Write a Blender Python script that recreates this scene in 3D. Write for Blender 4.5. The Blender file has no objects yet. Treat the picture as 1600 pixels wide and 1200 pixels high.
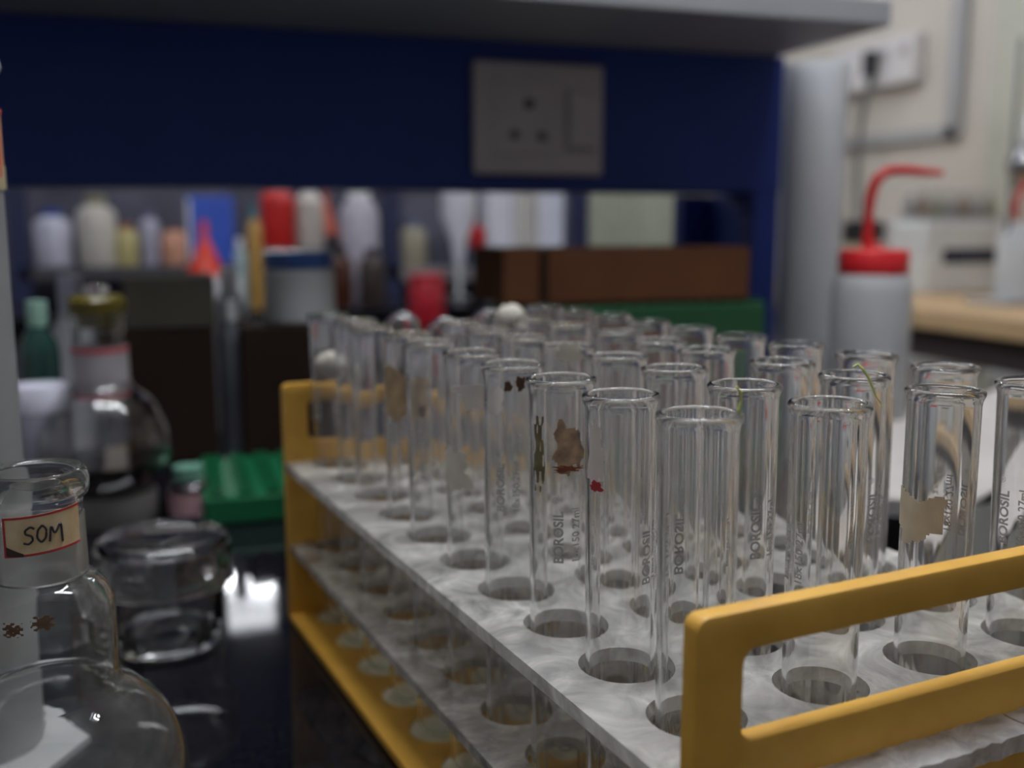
import bpy, bmesh, math, random
from mathutils import Vector, Matrix
random.seed(7)
PI = math.pi
SC = bpy.context.scene
COL = SC.collection

# ------------------------------------------------------------------ camera
F_PX, PITCH, YAW, CAMZ = 1620.0, 0.1542, math.radians(18.5), 0.194
cam_data = bpy.data.cameras.new('camera')
cam_data.sensor_width = 17.3
cam_data.lens = 17.3 * F_PX / 1600.0
cam_data.clip_start = 0.01
cam_data.clip_end = 60
cam_data.dof.use_dof = True
cam_data.dof.focus_distance = 0.262
cam_data.dof.aperture_fstop = 4.0
cam = bpy.data.objects.new('camera', cam_data)
COL.objects.link(cam)
cam.location = (0, 0, CAMZ)
cam.rotation_euler = (PI / 2 - PITCH, 0, -YAW)
SC.camera = cam

# ------------------------------------------------------------------ world and exposure
W = bpy.data.worlds.new('world')
SC.world = W
W.use_nodes = True
bg = W.node_tree.nodes['Background']
bg.inputs[0].default_value = (0.93, 0.95, 1.0, 1)
bg.inputs[1].default_value = 0.20
SC.view_settings.view_transform = 'Standard'
SC.view_settings.look = 'None'
SC.view_settings.exposure = 0.22
SC.view_settings.gamma = 1.0
SC.view_settings.use_curve_mapping = False
LAMP_POWER = 23.0
NEAR_LAMP_POWER = 85.0

cy = SC.cycles
cy.max_bounces = 40
cy.transmission_bounces = 40
cy.transparent_max_bounces = 24
cy.glossy_bounces = 8
cy.diffuse_bounces = 4
cy.sample_clamp_indirect = 6.0
cy.blur_glossy = 0.5

# ------------------------------------------------------------------ camera maths (turn a place seen in the photograph into metres)
def ray(x, y):
    a = (x - 800) / F_PX
    b = (600 - y) / F_PX
    c, s = math.cos(PITCH), math.sin(PITCH)
    fw, up = c + b * s, -s + b * c
    return Vector((a * math.cos(YAW) + fw * math.sin(YAW), -a * math.sin(YAW) + fw * math.cos(YAW), up))
CAMP = Vector((0, 0, CAMZ))
def on_z(x, y, z=0.0):
    d = ray(x, y)
    return CAMP + d * ((z - CAMZ) / d.z)
def on_y(x, y, Y):
    d = ray(x, y)
    return CAMP + d * (Y / d.y)
def on_x(x, y, X):
    d = ray(x, y)
    return CAMP + d * (X / d.x)

# ------------------------------------------------------------------ materials
def nt(name):
    m = bpy.data.materials.new(name)
    m.use_nodes = True
    t = m.node_tree
    return m, t, t.nodes['Principled BSDF']
def setp(b, **k):
    for a, v in k.items():
        n = {'rough': 'Roughness', 'metal': 'Metallic', 'spec': 'Specular IOR Level', 'trans': 'Transmission Weight', 'ior': 'IOR', 'alpha': 'Alpha', 'coat': 'Coat Weight', 'sss': 'Subsurface Weight'}[a]
        b.inputs[n].default_value = v
_c = {}
def plain(name, col, rough=0.5, var=0.12, scale=30.0, metal=0.0, trans=0.0, spec=0.5, bump=0.0):
    if name in _c:
        return _c[name]
    m, t, b = nt(name)
    n = t.nodes.new('ShaderNodeTexNoise')
    n.inputs['Scale'].default_value = scale
    n.inputs['Detail'].default_value = 5
    tc = t.nodes.new('ShaderNodeTexCoord')
    t.links.new(tc.outputs['Object'], n.inputs['Vector'])
    r = t.nodes.new('ShaderNodeValToRGB')
    r.color_ramp.elements[0].position = 0.3
    r.color_ramp.elements[1].position = 0.7
    r.color_ramp.elements[0].color = (*[c * (1 - var) for c in col], 1)
    r.color_ramp.elements[1].color = (*[min(1, c * (1 + var)) for c in col], 1)
    t.links.new(n.outputs['Fac'], r.inputs[0])
    t.links.new(r.outputs[0], b.inputs['Base Color'])
    if bump:
        bp = t.nodes.new('ShaderNodeBump')
        bp.inputs['Strength'].default_value = bump
        bp.inputs['Distance'].default_value = 0.0005
        t.links.new(n.outputs['Fac'], bp.inputs['Height'])
        t.links.new(bp.outputs[0], b.inputs['Normal'])
    setp(b, rough=rough, metal=metal, trans=trans, spec=spec)
    _c[name] = m
    return m

def glass_mat(name, col=(0.995, 0.995, 0.995), rough=0.0, haze=0.0, ior=1.47, hazecol=(0.75, 0.77, 0.76)):
    m = bpy.data.materials.new(name)
    m.use_nodes = True
    t = m.node_tree
    t.nodes.clear()
    out = t.nodes.new('ShaderNodeOutputMaterial')
    g = t.nodes.new('ShaderNodeBsdfGlass')
    g.inputs['Color'].default_value = (*col, 1)
    g.inputs['Roughness'].default_value = rough
    g.inputs['IOR'].default_value = ior
    if haze > 0:
        mx = t.nodes.new('ShaderNodeMixShader')
        d = t.nodes.new('ShaderNodeBsdfDiffuse')
        d.inputs[0].default_value = (*hazecol, 1)
        tr = t.nodes.new('ShaderNodeBsdfTranslucent')
        tr.inputs[0].default_value = (*hazecol, 1)
        m2 = t.nodes.new('ShaderNodeMixShader')
        t.links.new(d.outputs[0], m2.inputs[1])
        t.links.new(tr.outputs[0], m2.inputs[2])
        n = t.nodes.new('ShaderNodeTexNoise')
        tc = t.nodes.new('ShaderNodeTexCoord')
        n.inputs['Scale'].default_value = 90
        n.inputs['Detail'].default_value = 6
        t.links.new(tc.outputs['Object'], n.inputs['Vector'])
        mr = t.nodes.new('ShaderNodeMapRange')
        mr.inputs['From Min'].default_value = 0.35
        mr.inputs['From Max'].default_value = 0.75
        mr.inputs['To Min'].default_value = haze * 0.4
        mr.inputs['To Max'].default_value = haze * 1.6
        t.links.new(n.outputs['Fac'], mr.inputs['Value'])
        t.links.new(mr.outputs[0], mx.inputs[0])
        t.links.new(g.outputs[0], mx.inputs[1])
        t.links.new(m2.outputs[0], mx.inputs[2])
        t.links.new(mx.outputs[0], out.inputs[0])
    else:
        t.links.new(g.outputs[0], out.inputs[0])
    return m

GLASS = glass_mat('clear_glass', haze=0.012)
GLASS_HAZY = glass_mat('hazy_glass', haze=0.04)
GLASS_FROST = glass_mat('frosted_ground_glass', rough=0.22, haze=0.16, hazecol=(.62,.60,.55))
GLASS_JAR = glass_mat('jar_glass')
GLASS_FLASK = glass_mat('flask_glass', col=(0.99, 0.99, 0.98), haze=0.02)

def acrylic_mat(name, see, base=(0.62, 0.61, 0.58)):
    """scratched cloudy clear plastic: part see-through, part milky"""
    m = bpy.data.materials.new(name)
    m.use_nodes = True
    t = m.node_tree
    t.nodes.clear()
    out = t.nodes.new('ShaderNodeOutputMaterial')
    tc = t.nodes.new('ShaderNodeTexCoord')
    n = t.nodes.new('ShaderNodeTexNoise')
    n.inputs['Scale'].default_value = 55
    n.inputs['Detail'].default_value = 9
    n.inputs['Roughness'].default_value = 0.62
    n.inputs['Distortion'].default_value = 1.2
    t.links.new(tc.outputs['Object'], n.inputs['Vector'])
    rp = t.nodes.new('ShaderNodeValToRGB')
    e = rp.color_ramp.elements
    e[0].position, e[1].position = 0.36, 0.66
    e[0].color = (*[c * 0.72 for c in base], 1)
    e[1].color = (*[min(1, c * 1.28) for c in base], 1)
    t.links.new(n.outputs['Fac'], rp.inputs[0])
    d = t.nodes.new('ShaderNodeBsdfDiffuse')
    tl = t.nodes.new('ShaderNodeBsdfTranslucent')
    t.links.new(rp.outputs[0], d.inputs[0])
    t.links.new(rp.outputs[0], tl.inputs[0])
    m1 = t.nodes.new('ShaderNodeMixShader')
    m1.inputs[0].default_value = 0.48
    t.links.new(d.outputs[0], m1.inputs[1])
    t.links.new(tl.outputs[0], m1.inputs[2])
    tp = t.nodes.new('ShaderNodeBsdfTransparent')
    tp.inputs[0].default_value = (0.93, 0.92, 0.89, 1)
    mr = t.nodes.new('ShaderNodeMapRange')
    mr.inputs['From Min'].default_value = 0.35
    mr.inputs['From Max'].default_value = 0.7
    mr.inputs['To Min'].default_value = min(1, see * 1.25)
    mr.inputs['To Max'].default_value = see * 0.35
    t.links.new(n.outputs['Fac'], mr.inputs['Value'])
    m2 = t.nodes.new('ShaderNodeMixShader')
    t.links.new(mr.outputs[0], m2.inputs[0])
    t.links.new(m1.outputs[0], m2.inputs[1])
    t.links.new(tp.outputs[0], m2.inputs[2])
    gl = t.nodes.new('ShaderNodeBsdfGlossy')
    gl.inputs['Roughness'].default_value = 0.16
    gl.inputs['Color'].default_value = (1, 1, 1, 1)
    fr = t.nodes.new('ShaderNodeFresnel')
    fr.inputs[0].default_value = 1.49
    bp = t.nodes.new('ShaderNodeBump')
    bp.inputs['Strength'].default_value = 0.35
    bp.inputs['Distance'].default_value = 0.0006
    t.links.new(n.outputs['Fac'], bp.inputs['Height'])
    t.links.new(bp.outputs[0], gl.inputs['Normal'])
    m3 = t.nodes.new('ShaderNodeMixShader')
    t.links.new(fr.outputs[0], m3.inputs[0])
    t.links.new(m2.outputs[0], m3.inputs[1])
    t.links.new(gl.outputs[0], m3.inputs[2])
    t.links.new(m3.outputs[0], out.inputs[0])
    return m
ACRYL = acrylic_mat('cloudy_acrylic', 0.32, (0.74, 0.72, 0.68))
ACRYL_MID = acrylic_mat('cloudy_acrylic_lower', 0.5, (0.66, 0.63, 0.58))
ACRYL_TAB = acrylic_mat('crazed_acrylic_tab', 0.35, (0.72, 0.72, 0.74))

def granite():
    m, t, b = nt('black_granite')
    tc = t.nodes.new('ShaderNodeTexCoord')
    v = t.nodes.new('ShaderNodeTexNoise')
    v.inputs['Scale'].default_value = 420
    v.inputs['Detail'].default_value = 3
    t.links.new(tc.outputs['Object'], v.inputs['Vector'])
    r = t.nodes.new('ShaderNodeValToRGB')
    r.color_ramp.elements[0].position = 0.45
    r.color_ramp.elements[1].position = 0.75
    r.color_ramp.elements[0].color = (0.003, 0.003, 0.005, 1)
    r.color_ramp.elements[1].color = (0.014, 0.013, 0.016, 1)
    t.links.new(v.outputs['Fac'], r.inputs[0])
    t.links.new(r.outputs[0], b.inputs['Base Color'])
    v2 = t.nodes.new('ShaderNodeTexNoise')
    v2.inputs['Scale'].default_value = 9
    t.links.new(tc.outputs['Object'], v2.inputs['Vector'])
    mr = t.nodes.new('ShaderNodeMapRange')
    mr.inputs['To Min'].default_value = 0.03
    mr.inputs['To Max'].default_value = 0.08
    t.links.new(v2.outputs['Fac'], mr.inputs['Value'])
    t.links.new(mr.outputs[0], b.inputs['Roughness'])
    b.inputs['IOR'].default_value = 1.5
    return m
GRANITE = granite()

def yellow():
    m, t, b = nt('yellow_plastic')
    tc = t.nodes.new('ShaderNodeTexCoord')
    n = t.nodes.new('ShaderNodeTexNoise')
    n.inputs['Scale'].default_value = 60
    n.inputs['Detail'].default_value = 8
    t.links.new(tc.outputs['Object'], n.inputs['Vector'])
    r = t.nodes.new('ShaderNodeValToRGB')
    e = r.color_ramp.elements
    e[0].position, e[1].position = 0.25, 0.75
    e[0].color = (0.52, 0.27, 0.035, 1)
    e[1].color = (0.66, 0.37, 0.055, 1)
    k = e.new(0.2)
    k.color = (0.36, 0.15, 0.02, 1)
    t.links.new(n.outputs['Fac'], r.inputs[0])
    t.links.new(r.outputs[0], b.inputs['Base Color'])
    bp = t.nodes.new('ShaderNodeBump')
    bp.inputs['Strength'].default_value = 0.15
    bp.inputs['Distance'].default_value = 0.0004
    t.links.new(n.outputs['Fac'], bp.inputs['Height'])
    t.links.new(bp.outputs[0], b.inputs['Normal'])
    setp(b, rough=0.42, sss=0.0)
    return m
YELLOW = yellow()
SEAT_GLINT = plain('cream_lamp_glint', (0.86, 0.80, 0.56), 0.25)  # lamp light gathered by the tube bottoms, put into the seat colour
BLUE = plain('blue_enamel', (0.010, 0.028, 0.17), 0.55, 0.05, spec=0.3)
GREY_SLAB = plain('grey_laminate', (0.29, 0.29, 0.31), 0.5, 0.04)
WHITE_PL = plain('white_plastic', (0.60, 0.57, 0.57), 0.4, 0.03)
IVORY = plain('ivory_plate', (0.36, 0.325, 0.33), 0.4, 0.04)
BLACK = plain('black_plastic', (0.012, 0.012, 0.014), 0.4)
RED = plain('red_plastic', (0.55, 0.015, 0.02), 0.35, 0.06)
ORANGERED = plain('orange_red_plastic', (0.62, 0.035, 0.01), 0.4, 0.06)
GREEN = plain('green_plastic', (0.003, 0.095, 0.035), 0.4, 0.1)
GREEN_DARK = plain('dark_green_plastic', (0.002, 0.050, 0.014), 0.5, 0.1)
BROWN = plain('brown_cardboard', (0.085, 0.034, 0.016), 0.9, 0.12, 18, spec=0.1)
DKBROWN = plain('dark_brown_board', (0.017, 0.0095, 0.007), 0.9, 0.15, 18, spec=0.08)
GREYBOX = plain('grey_board', (0.045, 0.042, 0.034), 0.9, 0.1, 20, spec=0.1)
PAPER = plain('white_paper', (0.72, 0.72, 0.74), 0.8, 0.05)
CREAMWALL = plain('cream_wall_paint', (0.57, 0.52, 0.46), 0.8, 0.03, 3)
GREYTRIM = plain('grey_trim_paint', (0.36, 0.355, 0.36), 0.6, 0.03)
CEILM = plain('ceiling_paint', (0.8, 0.8, 0.82), 0.85, 0.02, 2)
FLOORM = plain('floor_tile', (0.42, 0.40, 0.38), 0.4, 0.08, 6)
WOOD = plain('tan_wood', (0.56, 0.38, 0.20), 0.5, 0.12, 12)
DARKCAB = plain('dark_cabinet', (0.035, 0.024, 0.024), 0.6, 0.1)
AMBER = plain('brown_bottle', (0.06, 0.018, 0.01), 0.15, 0.1)
MILKY = plain('milky_plastic', (0.62, 0.64, 0.64), 0.35, 0.06)

def milky_trans(name, col, amount=0.35):
    m = bpy.data.materials.new(name)
    m.use_nodes = True
    t = m.node_tree
    b = t.nodes['Principled BSDF']
    b.inputs['Base Color'].default_value = (*col, 1)
    setp(b, rough=0.35)
    n = t.nodes.new('ShaderNodeTexNoise')
    n.inputs['Scale'].default_value = 14
    tc = t.nodes.new('ShaderNodeTexCoord')
    t.links.new(tc.outputs['Object'], n.inputs['Vector'])
    r = t.nodes.new('ShaderNodeValToRGB')
    r.color_ramp.elements[0].color = (*[c * .9 for c in col], 1)
    r.color_ramp.elements[1].color = (*[min(1, c * 1.08) for c in col], 1)
    t.links.new(n.outputs['Fac'], r.inputs[0])
    tl = t.nodes.new('ShaderNodeBsdfTranslucent')
    t.links.new(r.outputs[0], tl.inputs[0])
    t.links.new(r.outputs[0], b.inputs['Base Color'])
    mx = t.nodes.new('ShaderNodeMixShader')
    mx.inputs[0].default_value = amount
    out = t.nodes['Material Output']
    t.links.new(b.outputs[0], mx.inputs[1])
    t.links.new(tl.outputs[0], mx.inputs[2])
    t.links.new(mx.outputs[0], out.inputs[0])
    return m
POLY = milky_trans('translucent_polythene', (0.74, 0.76, 0.78))
POLY_DIM = milky_trans('translucent_polypropylene', (0.56, 0.57, 0.58))

def emit(name, col, s):
    m = bpy.data.materials.new(name)
    m.use_nodes = True
    t = m.node_tree
    t.nodes.clear()
    o = t.nodes.new('ShaderNodeOutputMaterial')
    e = t.nodes.new('ShaderNodeEmission')
    e.inputs[0].default_value = (*col, 1)
    e.inputs[1].default_value = s
    t.links.new(e.outputs[0], o.inputs[0])
    return m
TUBE_LIGHT = emit('fluorescent_tube_light', (0.90, 0.95, 1.0), LAMP_POWER)

NEAR_LIGHT = emit('bright_tube_light', (0.93, 0.96, 1.0), NEAR_LAMP_POWER)

# ------------------------------------------------------------------ object helpers
def link(o, parent=None):
    COL.objects.link(o)
    if parent is not None:
        o.parent = parent
    return o
def tag(o, label=None, cat=None, group=None, kind=None):
    if label: o['label'] = label
    if cat: o['category'] = cat
    if group: o['group'] = group
    if kind: o['kind'] = kind
    return o
def empty(name, loc, rz=0.0, **k):
    o = bpy.data.objects.new(name, None)
    o.empty_display_size = 0.02
    o.location = loc
    o.rotation_euler = (0, 0, rz)
    link(o)
    return tag(o, **k)
def mesh_of(bm, name, m, smooth=False, auto=None):
    bmesh.ops.recalc_face_normals(bm, faces=bm.faces)
    me = bpy.data.meshes.new(name)
    if smooth:
        for f in bm.faces: f.smooth = True
        if auto:
            for e in bm.edges:
                if len(e.link_faces) == 2 and e.calc_face_angle(0) > auto: e.smooth = False
    bm.to_mesh(me)
    bm.free()
    me.materials.append(m)
    return me
def obj(name, bm, m, parent=None, smooth=False, auto=None, loc=None):
    o = bpy.data.objects.new(name, mesh_of(bm, name, m, smooth, auto))
    if loc is not None: o.location = loc
    return link(o, parent)
def box(bm, x0, x1, y0, y1, z0, z1, bev=0.0, seg=2):
    r = bmesh.ops.create_cube(bm, size=1)
    vs = r['verts']
    for v in vs:
        v.co = Vector(((x0 + x1) / 2 + v.co.x * (x1 - x0), (y0 + y1) / 2 + v.co.y * (y1 - y0), (z0 + z1) / 2 + v.co.z * (z1 - z0)))
    if bev > 0:
        es = list({e for v in vs for e in v.link_edges})
        bmesh.ops.bevel(bm, geom=es, offset=bev, segments=seg, profile=0.5, affect='EDGES')
    return bm
def bx(*a, **k):
    return box(bmesh.new(), *a, **k)
def lathe(prof, seg=32, bm=None, cx=0, cy=0):
    """revolve (r, z) pairs; r == 0 makes a pole"""
    bm = bm or bmesh.new()
    rings = []
    for r, z in prof:
        if r < 1e-7:
            rings.append([bm.verts.new((cx, cy, z))])
        else:
            rings.append([bm.verts.new((cx + r * math.cos(2 * PI * i / seg), cy + r * math.sin(2 * PI * i / seg), z)) for i in range(seg)])
    for a, b in zip(rings, rings[1:]):
        for i in range(seg):
            j = (i + 1) % seg
            if len(a) == 1 and len(b) == 1: continue
            if len(a) == 1: bm.faces.new((a[0], b[i], b[j]))
            elif len(b) == 1: bm.faces.new((a[i], b[0], a[j]))
            else: bm.faces.new((a[i], b[i], b[j], a[j]))
    return bm
def closed(prof):
    return prof + [prof[0]]
def tube_along(pts, r, seg=10, bm=None, caps=True):
    bm = bm or bmesh.new()
    pts = [Vector(p) for p in pts]
    rings = []
    up = Vector((0, 0, 1))
    for i, p in enumerate(pts):
        d = (pts[min(i + 1, len(pts) - 1)] - pts[max(i - 1, 0)]).normalized()
        a = d.cross(up)
        if a.length < 0.05: a = d.cross(Vector((0, 1, 0)))
        a.normalize()
        b = d.cross(a).normalized()
        rr = r[i] if isinstance(r, (list, tuple)) else r
        rings.append([bm.verts.new(p + (a * math.cos(2 * PI * k / seg) + b * math.sin(2 * PI * k / seg)) * rr) for k in range(seg)])
    for A, B in zip(rings, rings[1:]):
        for k in range(seg):
            bm.faces.new((A[k], A[(k + 1) % seg], B[(k + 1) % seg], B[k]))
    if caps:
        bm.faces.new(rings[0]); bm.faces.new(list(reversed(rings[-1])))
    return bm
def bez(p0, p1, p2, p3, n=14):
    out = []
    for i in range(n + 1):
        t = i / n
        out.append(Vector(p0) * (1 - t) ** 3 + Vector(p1) * 3 * t * (1 - t) ** 2 + Vector(p2) * 3 * t * t * (1 - t) + Vector(p3) * t ** 3)
    return out
def text_mesh(s, size, bold=0.0):
    cu = bpy.data.curves.new('lettering', 'FONT')
    cu.body = s
    cu.size = size
    cu.offset = bold
    cu.align_x = 'CENTER'
    cu.resolution_u = 3
    o = bpy.data.objects.new('lettering', cu)
    COL.objects.link(o)
    dg = bpy.context.evaluated_depsgraph_get()
    dg.update()
    me = bpy.data.meshes.new_from_object(o.evaluated_get(dg))
    bpy.data.objects.remove(o)
    return me

# ================================================================== THE ROOM
def struct(name, bm, m):
    o = obj(name, bm, m)
    o['kind'] = 'structure'
    return o
WALLX = 2.6
struct('floor', bx(-3.5, WALLX + 0.1, -2.2, 8.1, -0.95, -0.90), FLOORM)
struct('ceiling', bx(-3.5, WALLX + 0.1, -0.6, 8.1, 1.95, 2.0), CEILM)
struct('wall_back', bx(-3.5, WALLX + 0.1, 8.0, 8.1, -0.90, 1.95), CREAMWALL)
struct('wall_right', bx(WALLX, WALLX + 0.1, -2.2, 8.0, -0.90, 1.95), CREAMWALL)
# surface trunking on the right wall and the pale green door-side strip
def wall_strip(name, x0, y0, x1, y1, w, m, depth=0.03):
    a, b = on_x(x0, y0, WALLX), on_x(x1, y1, WALLX)
    bm = bx(WALLX - depth, WALLX, min(a.y, b.y) - w / 2, max(a.y, b.y) + w / 2, min(a.z, b.z) - w / 2, max(a.z, b.z) + w / 2, bev=0.004)
    return struct(name, bm, m)
A_, B_ = on_x(1495, 202, WALLX), on_x(1317, 222, WALLX)
struct('trim_1', bx(WALLX - 0.03, WALLX, A_.y - 0.025, B_.y + 0.3, A_.z - 0.03, A_.z + 0.015, bev=0.004), GREYTRIM)
struct('trim_2', bx(WALLX - 0.03, WALLX, A_.y - 0.035, A_.y + 0.03, A_.z - 0.03, 1.95, bev=0.004), GREYTRIM)
PALEGREEN = plain('pale_green_paint', (0.50, 0.50, 0.42), 0.7, 0.03)
G0, G1 = on_x(1562, 200, WALLX), on_x(1680, 200, WALLX)
struct('trim_3', bx(WALLX - 0.05, WALLX, G1.y, G0.y, -0.9, 1.95, bev=0.004), PALEGREEN)

# ceiling lights, with one added low over the rack
def fixture(cx, cy, rz, length=1.2, label='', gap=0.09, z=1.75, rad=0.014, lm=None):
    t = empty('ceiling_light', (cx, cy, z), rz, label=label, cat='light', group='twin tube ceiling lights')
    h = length / 2
    obj('housing', bx(-h - .03, h + .03, -.05, .05, .03, .07, bev=.006), GREYTRIM, t)
    for s in (-1, 1):
        obj('light_tube', tube_along([(-h, s * gap / 2, 0.005), (h, s * gap / 2, 0.005)], rad, 10), lm or TUBE_LIGHT, t)
        obj('end_cap', bx(s * (h + .012) - .018, s * (h + .012) + .018, -.07, .07, -.015, .035, bev=.003), WHITE_PL, t)
    for s in (-1, 1):
        obj('hanger_rod', tube_along([(s * h * .7, 0, .06), (s * h * .7, 0, 1.955 - z)], 0.005, 8), GREYTRIM, t)
    return t
fixture(0.33, 5.78, math.radians(-14), 0.86, 'short twin tube light reflected in the black bench', gap=.08, rad=.032, lm=NEAR_LIGHT)
fixture(0.7, 2.6, 0, 1.2, 'twin tube light hanging above the island bench')
fixture(1.75, 2.9, PI / 2, 1.2, 'twin tube light hanging near the cream wall with the switchboard')
fixture(0.30, 0.42, math.radians(-8), 1.2, 'added unseen twin tube light that brightens the test tube rack from above', z=1.45, lm=NEAR_LIGHT)  # unseen extra lamp, added to brighten the rack and leave the beam dark
fixture(-1.4, 3.2, PI / 2, 1.2, 'twin tube light hanging at the far left of the room')

# ================================================================== ISLAND BENCH
t = empty('island_bench', (0.0, 0.8, -0.9), label='black granite topped laboratory bench under all the glassware', cat='bench')
obj('worktop', bx(-1.3, 1.05, -0.95, 0.95, 0.86, 0.90, bev=0.004), GRANITE, t)
obj('cupboard', bx(-1.25, 1.0, -0.88, 0.90, 0.0, 0.86, bev=0.004), DARKCAB, t)

# ---- reagent shelf unit over the bench
YB = 0.978
t = empty('reagent_shelf', (0.3, YB, 0), label='blue enamelled steel shelf unit with a grey top slab across the bench', cat='shelf')
def lp(root, *b):   # box given in world numbers, made relative to the thing's base
    o = root.location
    return (b[0] - o.x, b[1] - o.x, b[2] - o.y, b[3] - o.y, b[4] - o.z, b[5] - o.z)
obj('service_beam', bx(*lp(t, -1.2, .630, YB, YB + .09, .2255, .366), bev=.002), BLUE, t)
obj('front_post', bx(*lp(t, .598, .630, YB + .001, YB + .03, .0, .226), bev=.002), BLUE, t)
obj('side_panel', bx(*lp(t, .618, .628, YB + .03, YB + .16, .0, .226), bev=.001), BLUE, t)
obj('rear_post', bx(*lp(t, .585, .618, YB + .135, YB + .16, .0, .226), bev=.001), BLUE, t)
obj('front_post', bx(*lp(t, -1.2, -1.17, YB + .001, YB + .03, .0, .226), bev=.002), BLUE, t)
s = on_y(1394, 22, .80).x
obj('top_slab', bx(*lp(t, -1.25, s, .80, 1.16, .366, .389), bev=.002), GREY_SLAB, t)

# ---- socket outlet on the beam
SX0, SX1, SZ0, SZ1 = .2858, .4190, .2400, .3458
t = empty('socket_outlet', ((SX0 + SX1) / 2, YB - .0005, SZ0), label='off-white three pin socket outlet with rocker switch on the blue beam', cat='socket')
hw = (SX1 - SX0) / 2
hh = SZ1 - SZ0
obj('plate', bx(-hw, hw, -.010, 0, 0, hh, bev=.003, seg=3), IVORY, t)
obj('socket_insert', bx(-.048, .012, -.0115, -.009, .018, hh - .018, bev=.0015), IVORY, t)
for hx, hz, r in ((-.012, .067, .0054), (-.0265, .038, .0046), (.0015, .0365, .0046)):
    obj('pin_hole', tube_along([(hx, -.0125, hz), (hx, -.0105, hz)], r, 16), BLACK, t)
obj('switch_frame', bx(.026, .058, -.0112, -.009, .022, .080, bev=.001), plain('grey_gap', (.25, .23, .23)), t)
o = obj('switch_rocker', bx(.0285, .058, -.0150, -.010, .027, .080, bev=.0015), IVORY, t)

# ================================================================== GREEN RACKS AND BOXES ON THE BENCH
def green_rack(x0, x1, y0, y1, z0, z1, label, nx, ny, GREEN=GREEN):
    t = empty('green_rack', ((x0 + x1) / 2, (y0 + y1) / 2, z0), label=label, cat='rack')
    w, d, h = (x1 - x0) / 2, (y1 - y0) / 2, z1 - z0
    obj('body', bx(-w, w, -d, d, 0, h - .003, bev=.002), GREEN, t)
    bm = bmesh.new()
    sx, sy = 2 * w / nx, 2 * d / ny
    for i in range(nx):
        for j in range(ny):
            cx, cy = -w + (i + .5) * sx, -d + (j + .5) * sy
            lathe(closed([(min(sx, sy) * .46, h - .003), (min(sx, sy) * .46, h), (min(sx, sy) * .30, h), (min(sx, sy) * .30, h - .003)]), 10, bm, cx, cy)
    o = obj('ring_collars', bm, GREEN, t)
    o['kind'] = 'stuff'
    return t
a = on_z(318, 812, 0)
green_rack(a.x, a.x + .145, a.y - .02, a.y + .10, 0.0005, .022, 'low green plastic rack lying on the bench left of the yellow rack', 8, 9)
YR = .86
gx0, gx1 = on_y(815, 500, YR).x, on_y(1197, 500, YR).x
gz = on_y(1100, 470, YR).z
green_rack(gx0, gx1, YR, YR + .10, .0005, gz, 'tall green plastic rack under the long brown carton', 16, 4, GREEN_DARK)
def carton(name, x0, x1, y0, y1, z0, z1, m, label, cat='box', seam=None, flapm=None):
    t = empty(name, ((x0 + x1) / 2, (y0 + y1) / 2, z0), label=label, cat=cat)
    w, d, h = (x1 - x0) / 2, (y1 - y0) / 2, z1 - z0
    obj('box_body', bx(-w, w, -d, d, 0, h * .97, bev=.0015), m, t)
    for s in (-1, 1):
        obj('lid_flap', bx(-w, w, min(0, s * d), max(0, s * d) - (.001 if s > 0 else 0) + (0 if s > 0 else -.001), h * .97, h, bev=.0006), m, t)
    if seam is not None:
        obj('corner_flap', bx(seam - .004 - (x0 + x1) / 2, seam + .004 - (x0 + x1) / 2, -d - .0012, -d + .001, 0, h * .96), flapm or DKBROWN, t)
    return t
a0, a1 = on_y(788, 430, YR).x, on_y(1172, 430, YR).x
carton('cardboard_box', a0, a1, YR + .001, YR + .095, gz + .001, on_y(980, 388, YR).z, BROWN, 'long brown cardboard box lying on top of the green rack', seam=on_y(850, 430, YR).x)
YD = .87
z5 = on_y(270, 516, YD).z
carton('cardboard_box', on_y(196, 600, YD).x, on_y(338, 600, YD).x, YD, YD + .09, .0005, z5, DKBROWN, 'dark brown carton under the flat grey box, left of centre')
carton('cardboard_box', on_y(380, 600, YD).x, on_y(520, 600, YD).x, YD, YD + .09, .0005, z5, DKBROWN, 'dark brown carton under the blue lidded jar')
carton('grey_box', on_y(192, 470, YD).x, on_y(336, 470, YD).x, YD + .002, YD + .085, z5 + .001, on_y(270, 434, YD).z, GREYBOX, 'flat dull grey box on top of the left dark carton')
# between the cartons: a tall smoked bottle
def place_bottle(name, px, hw, ytop, Y, z0, prof, m, label, cat='bottle', capm=None, cap=None, group=None, seg=24, capname='cap', lab=None):
    """prof: (r, h) pairs with r as share of the radius and h as share of the height"""
    c = on_y(px, ytop, Y)
    dep = (c - CAMP).dot(Vector((math.sin(YAW) * math.cos(PITCH), math.cos(YAW) * math.cos(PITCH), -math.sin(PITCH))))
    R = hw * dep / F_PX
    H = c.z - z0
    t = empty(name, (c.x, Y, z0), label=label, cat=cat, group=group)
    obj('body', lathe([(0, prof[0][1] * H)] + [(r * R, h * H) for r, h in prof] + [(0, prof[-1][1] * H)], seg), m, t, smooth=True, auto=.6)
    if cap:
        obj(capname, lathe([(0, cap[0][1] * H)] + [(r * R, h * H) for r, h in cap] + [(0, cap[-1][1] * H)], seg), capm, t, smooth=True, auto=.6)
    if lab:
        h0, h1, lm = lab
        obj('paper_label', lathe(closed([(R * 1.01, h0 * H), (R * 1.025, h0 * H), (R * 1.025, h1 * H), (R * 1.01, h1 * H)]), seg), lm, t)
    return t
BOT = [(.96, 0), (1, .02), (1, .72), (.9, .79), (.5, .86), (.42, .88), (.42, .96)]
CAPP = [(.5, .87), (.52, .88), (.52, 1.0), (.48, 1.0)]
JARP = [(.95, 0), (1, .03), (1, .80), (.92, .86), (.92, .90)]
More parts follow.
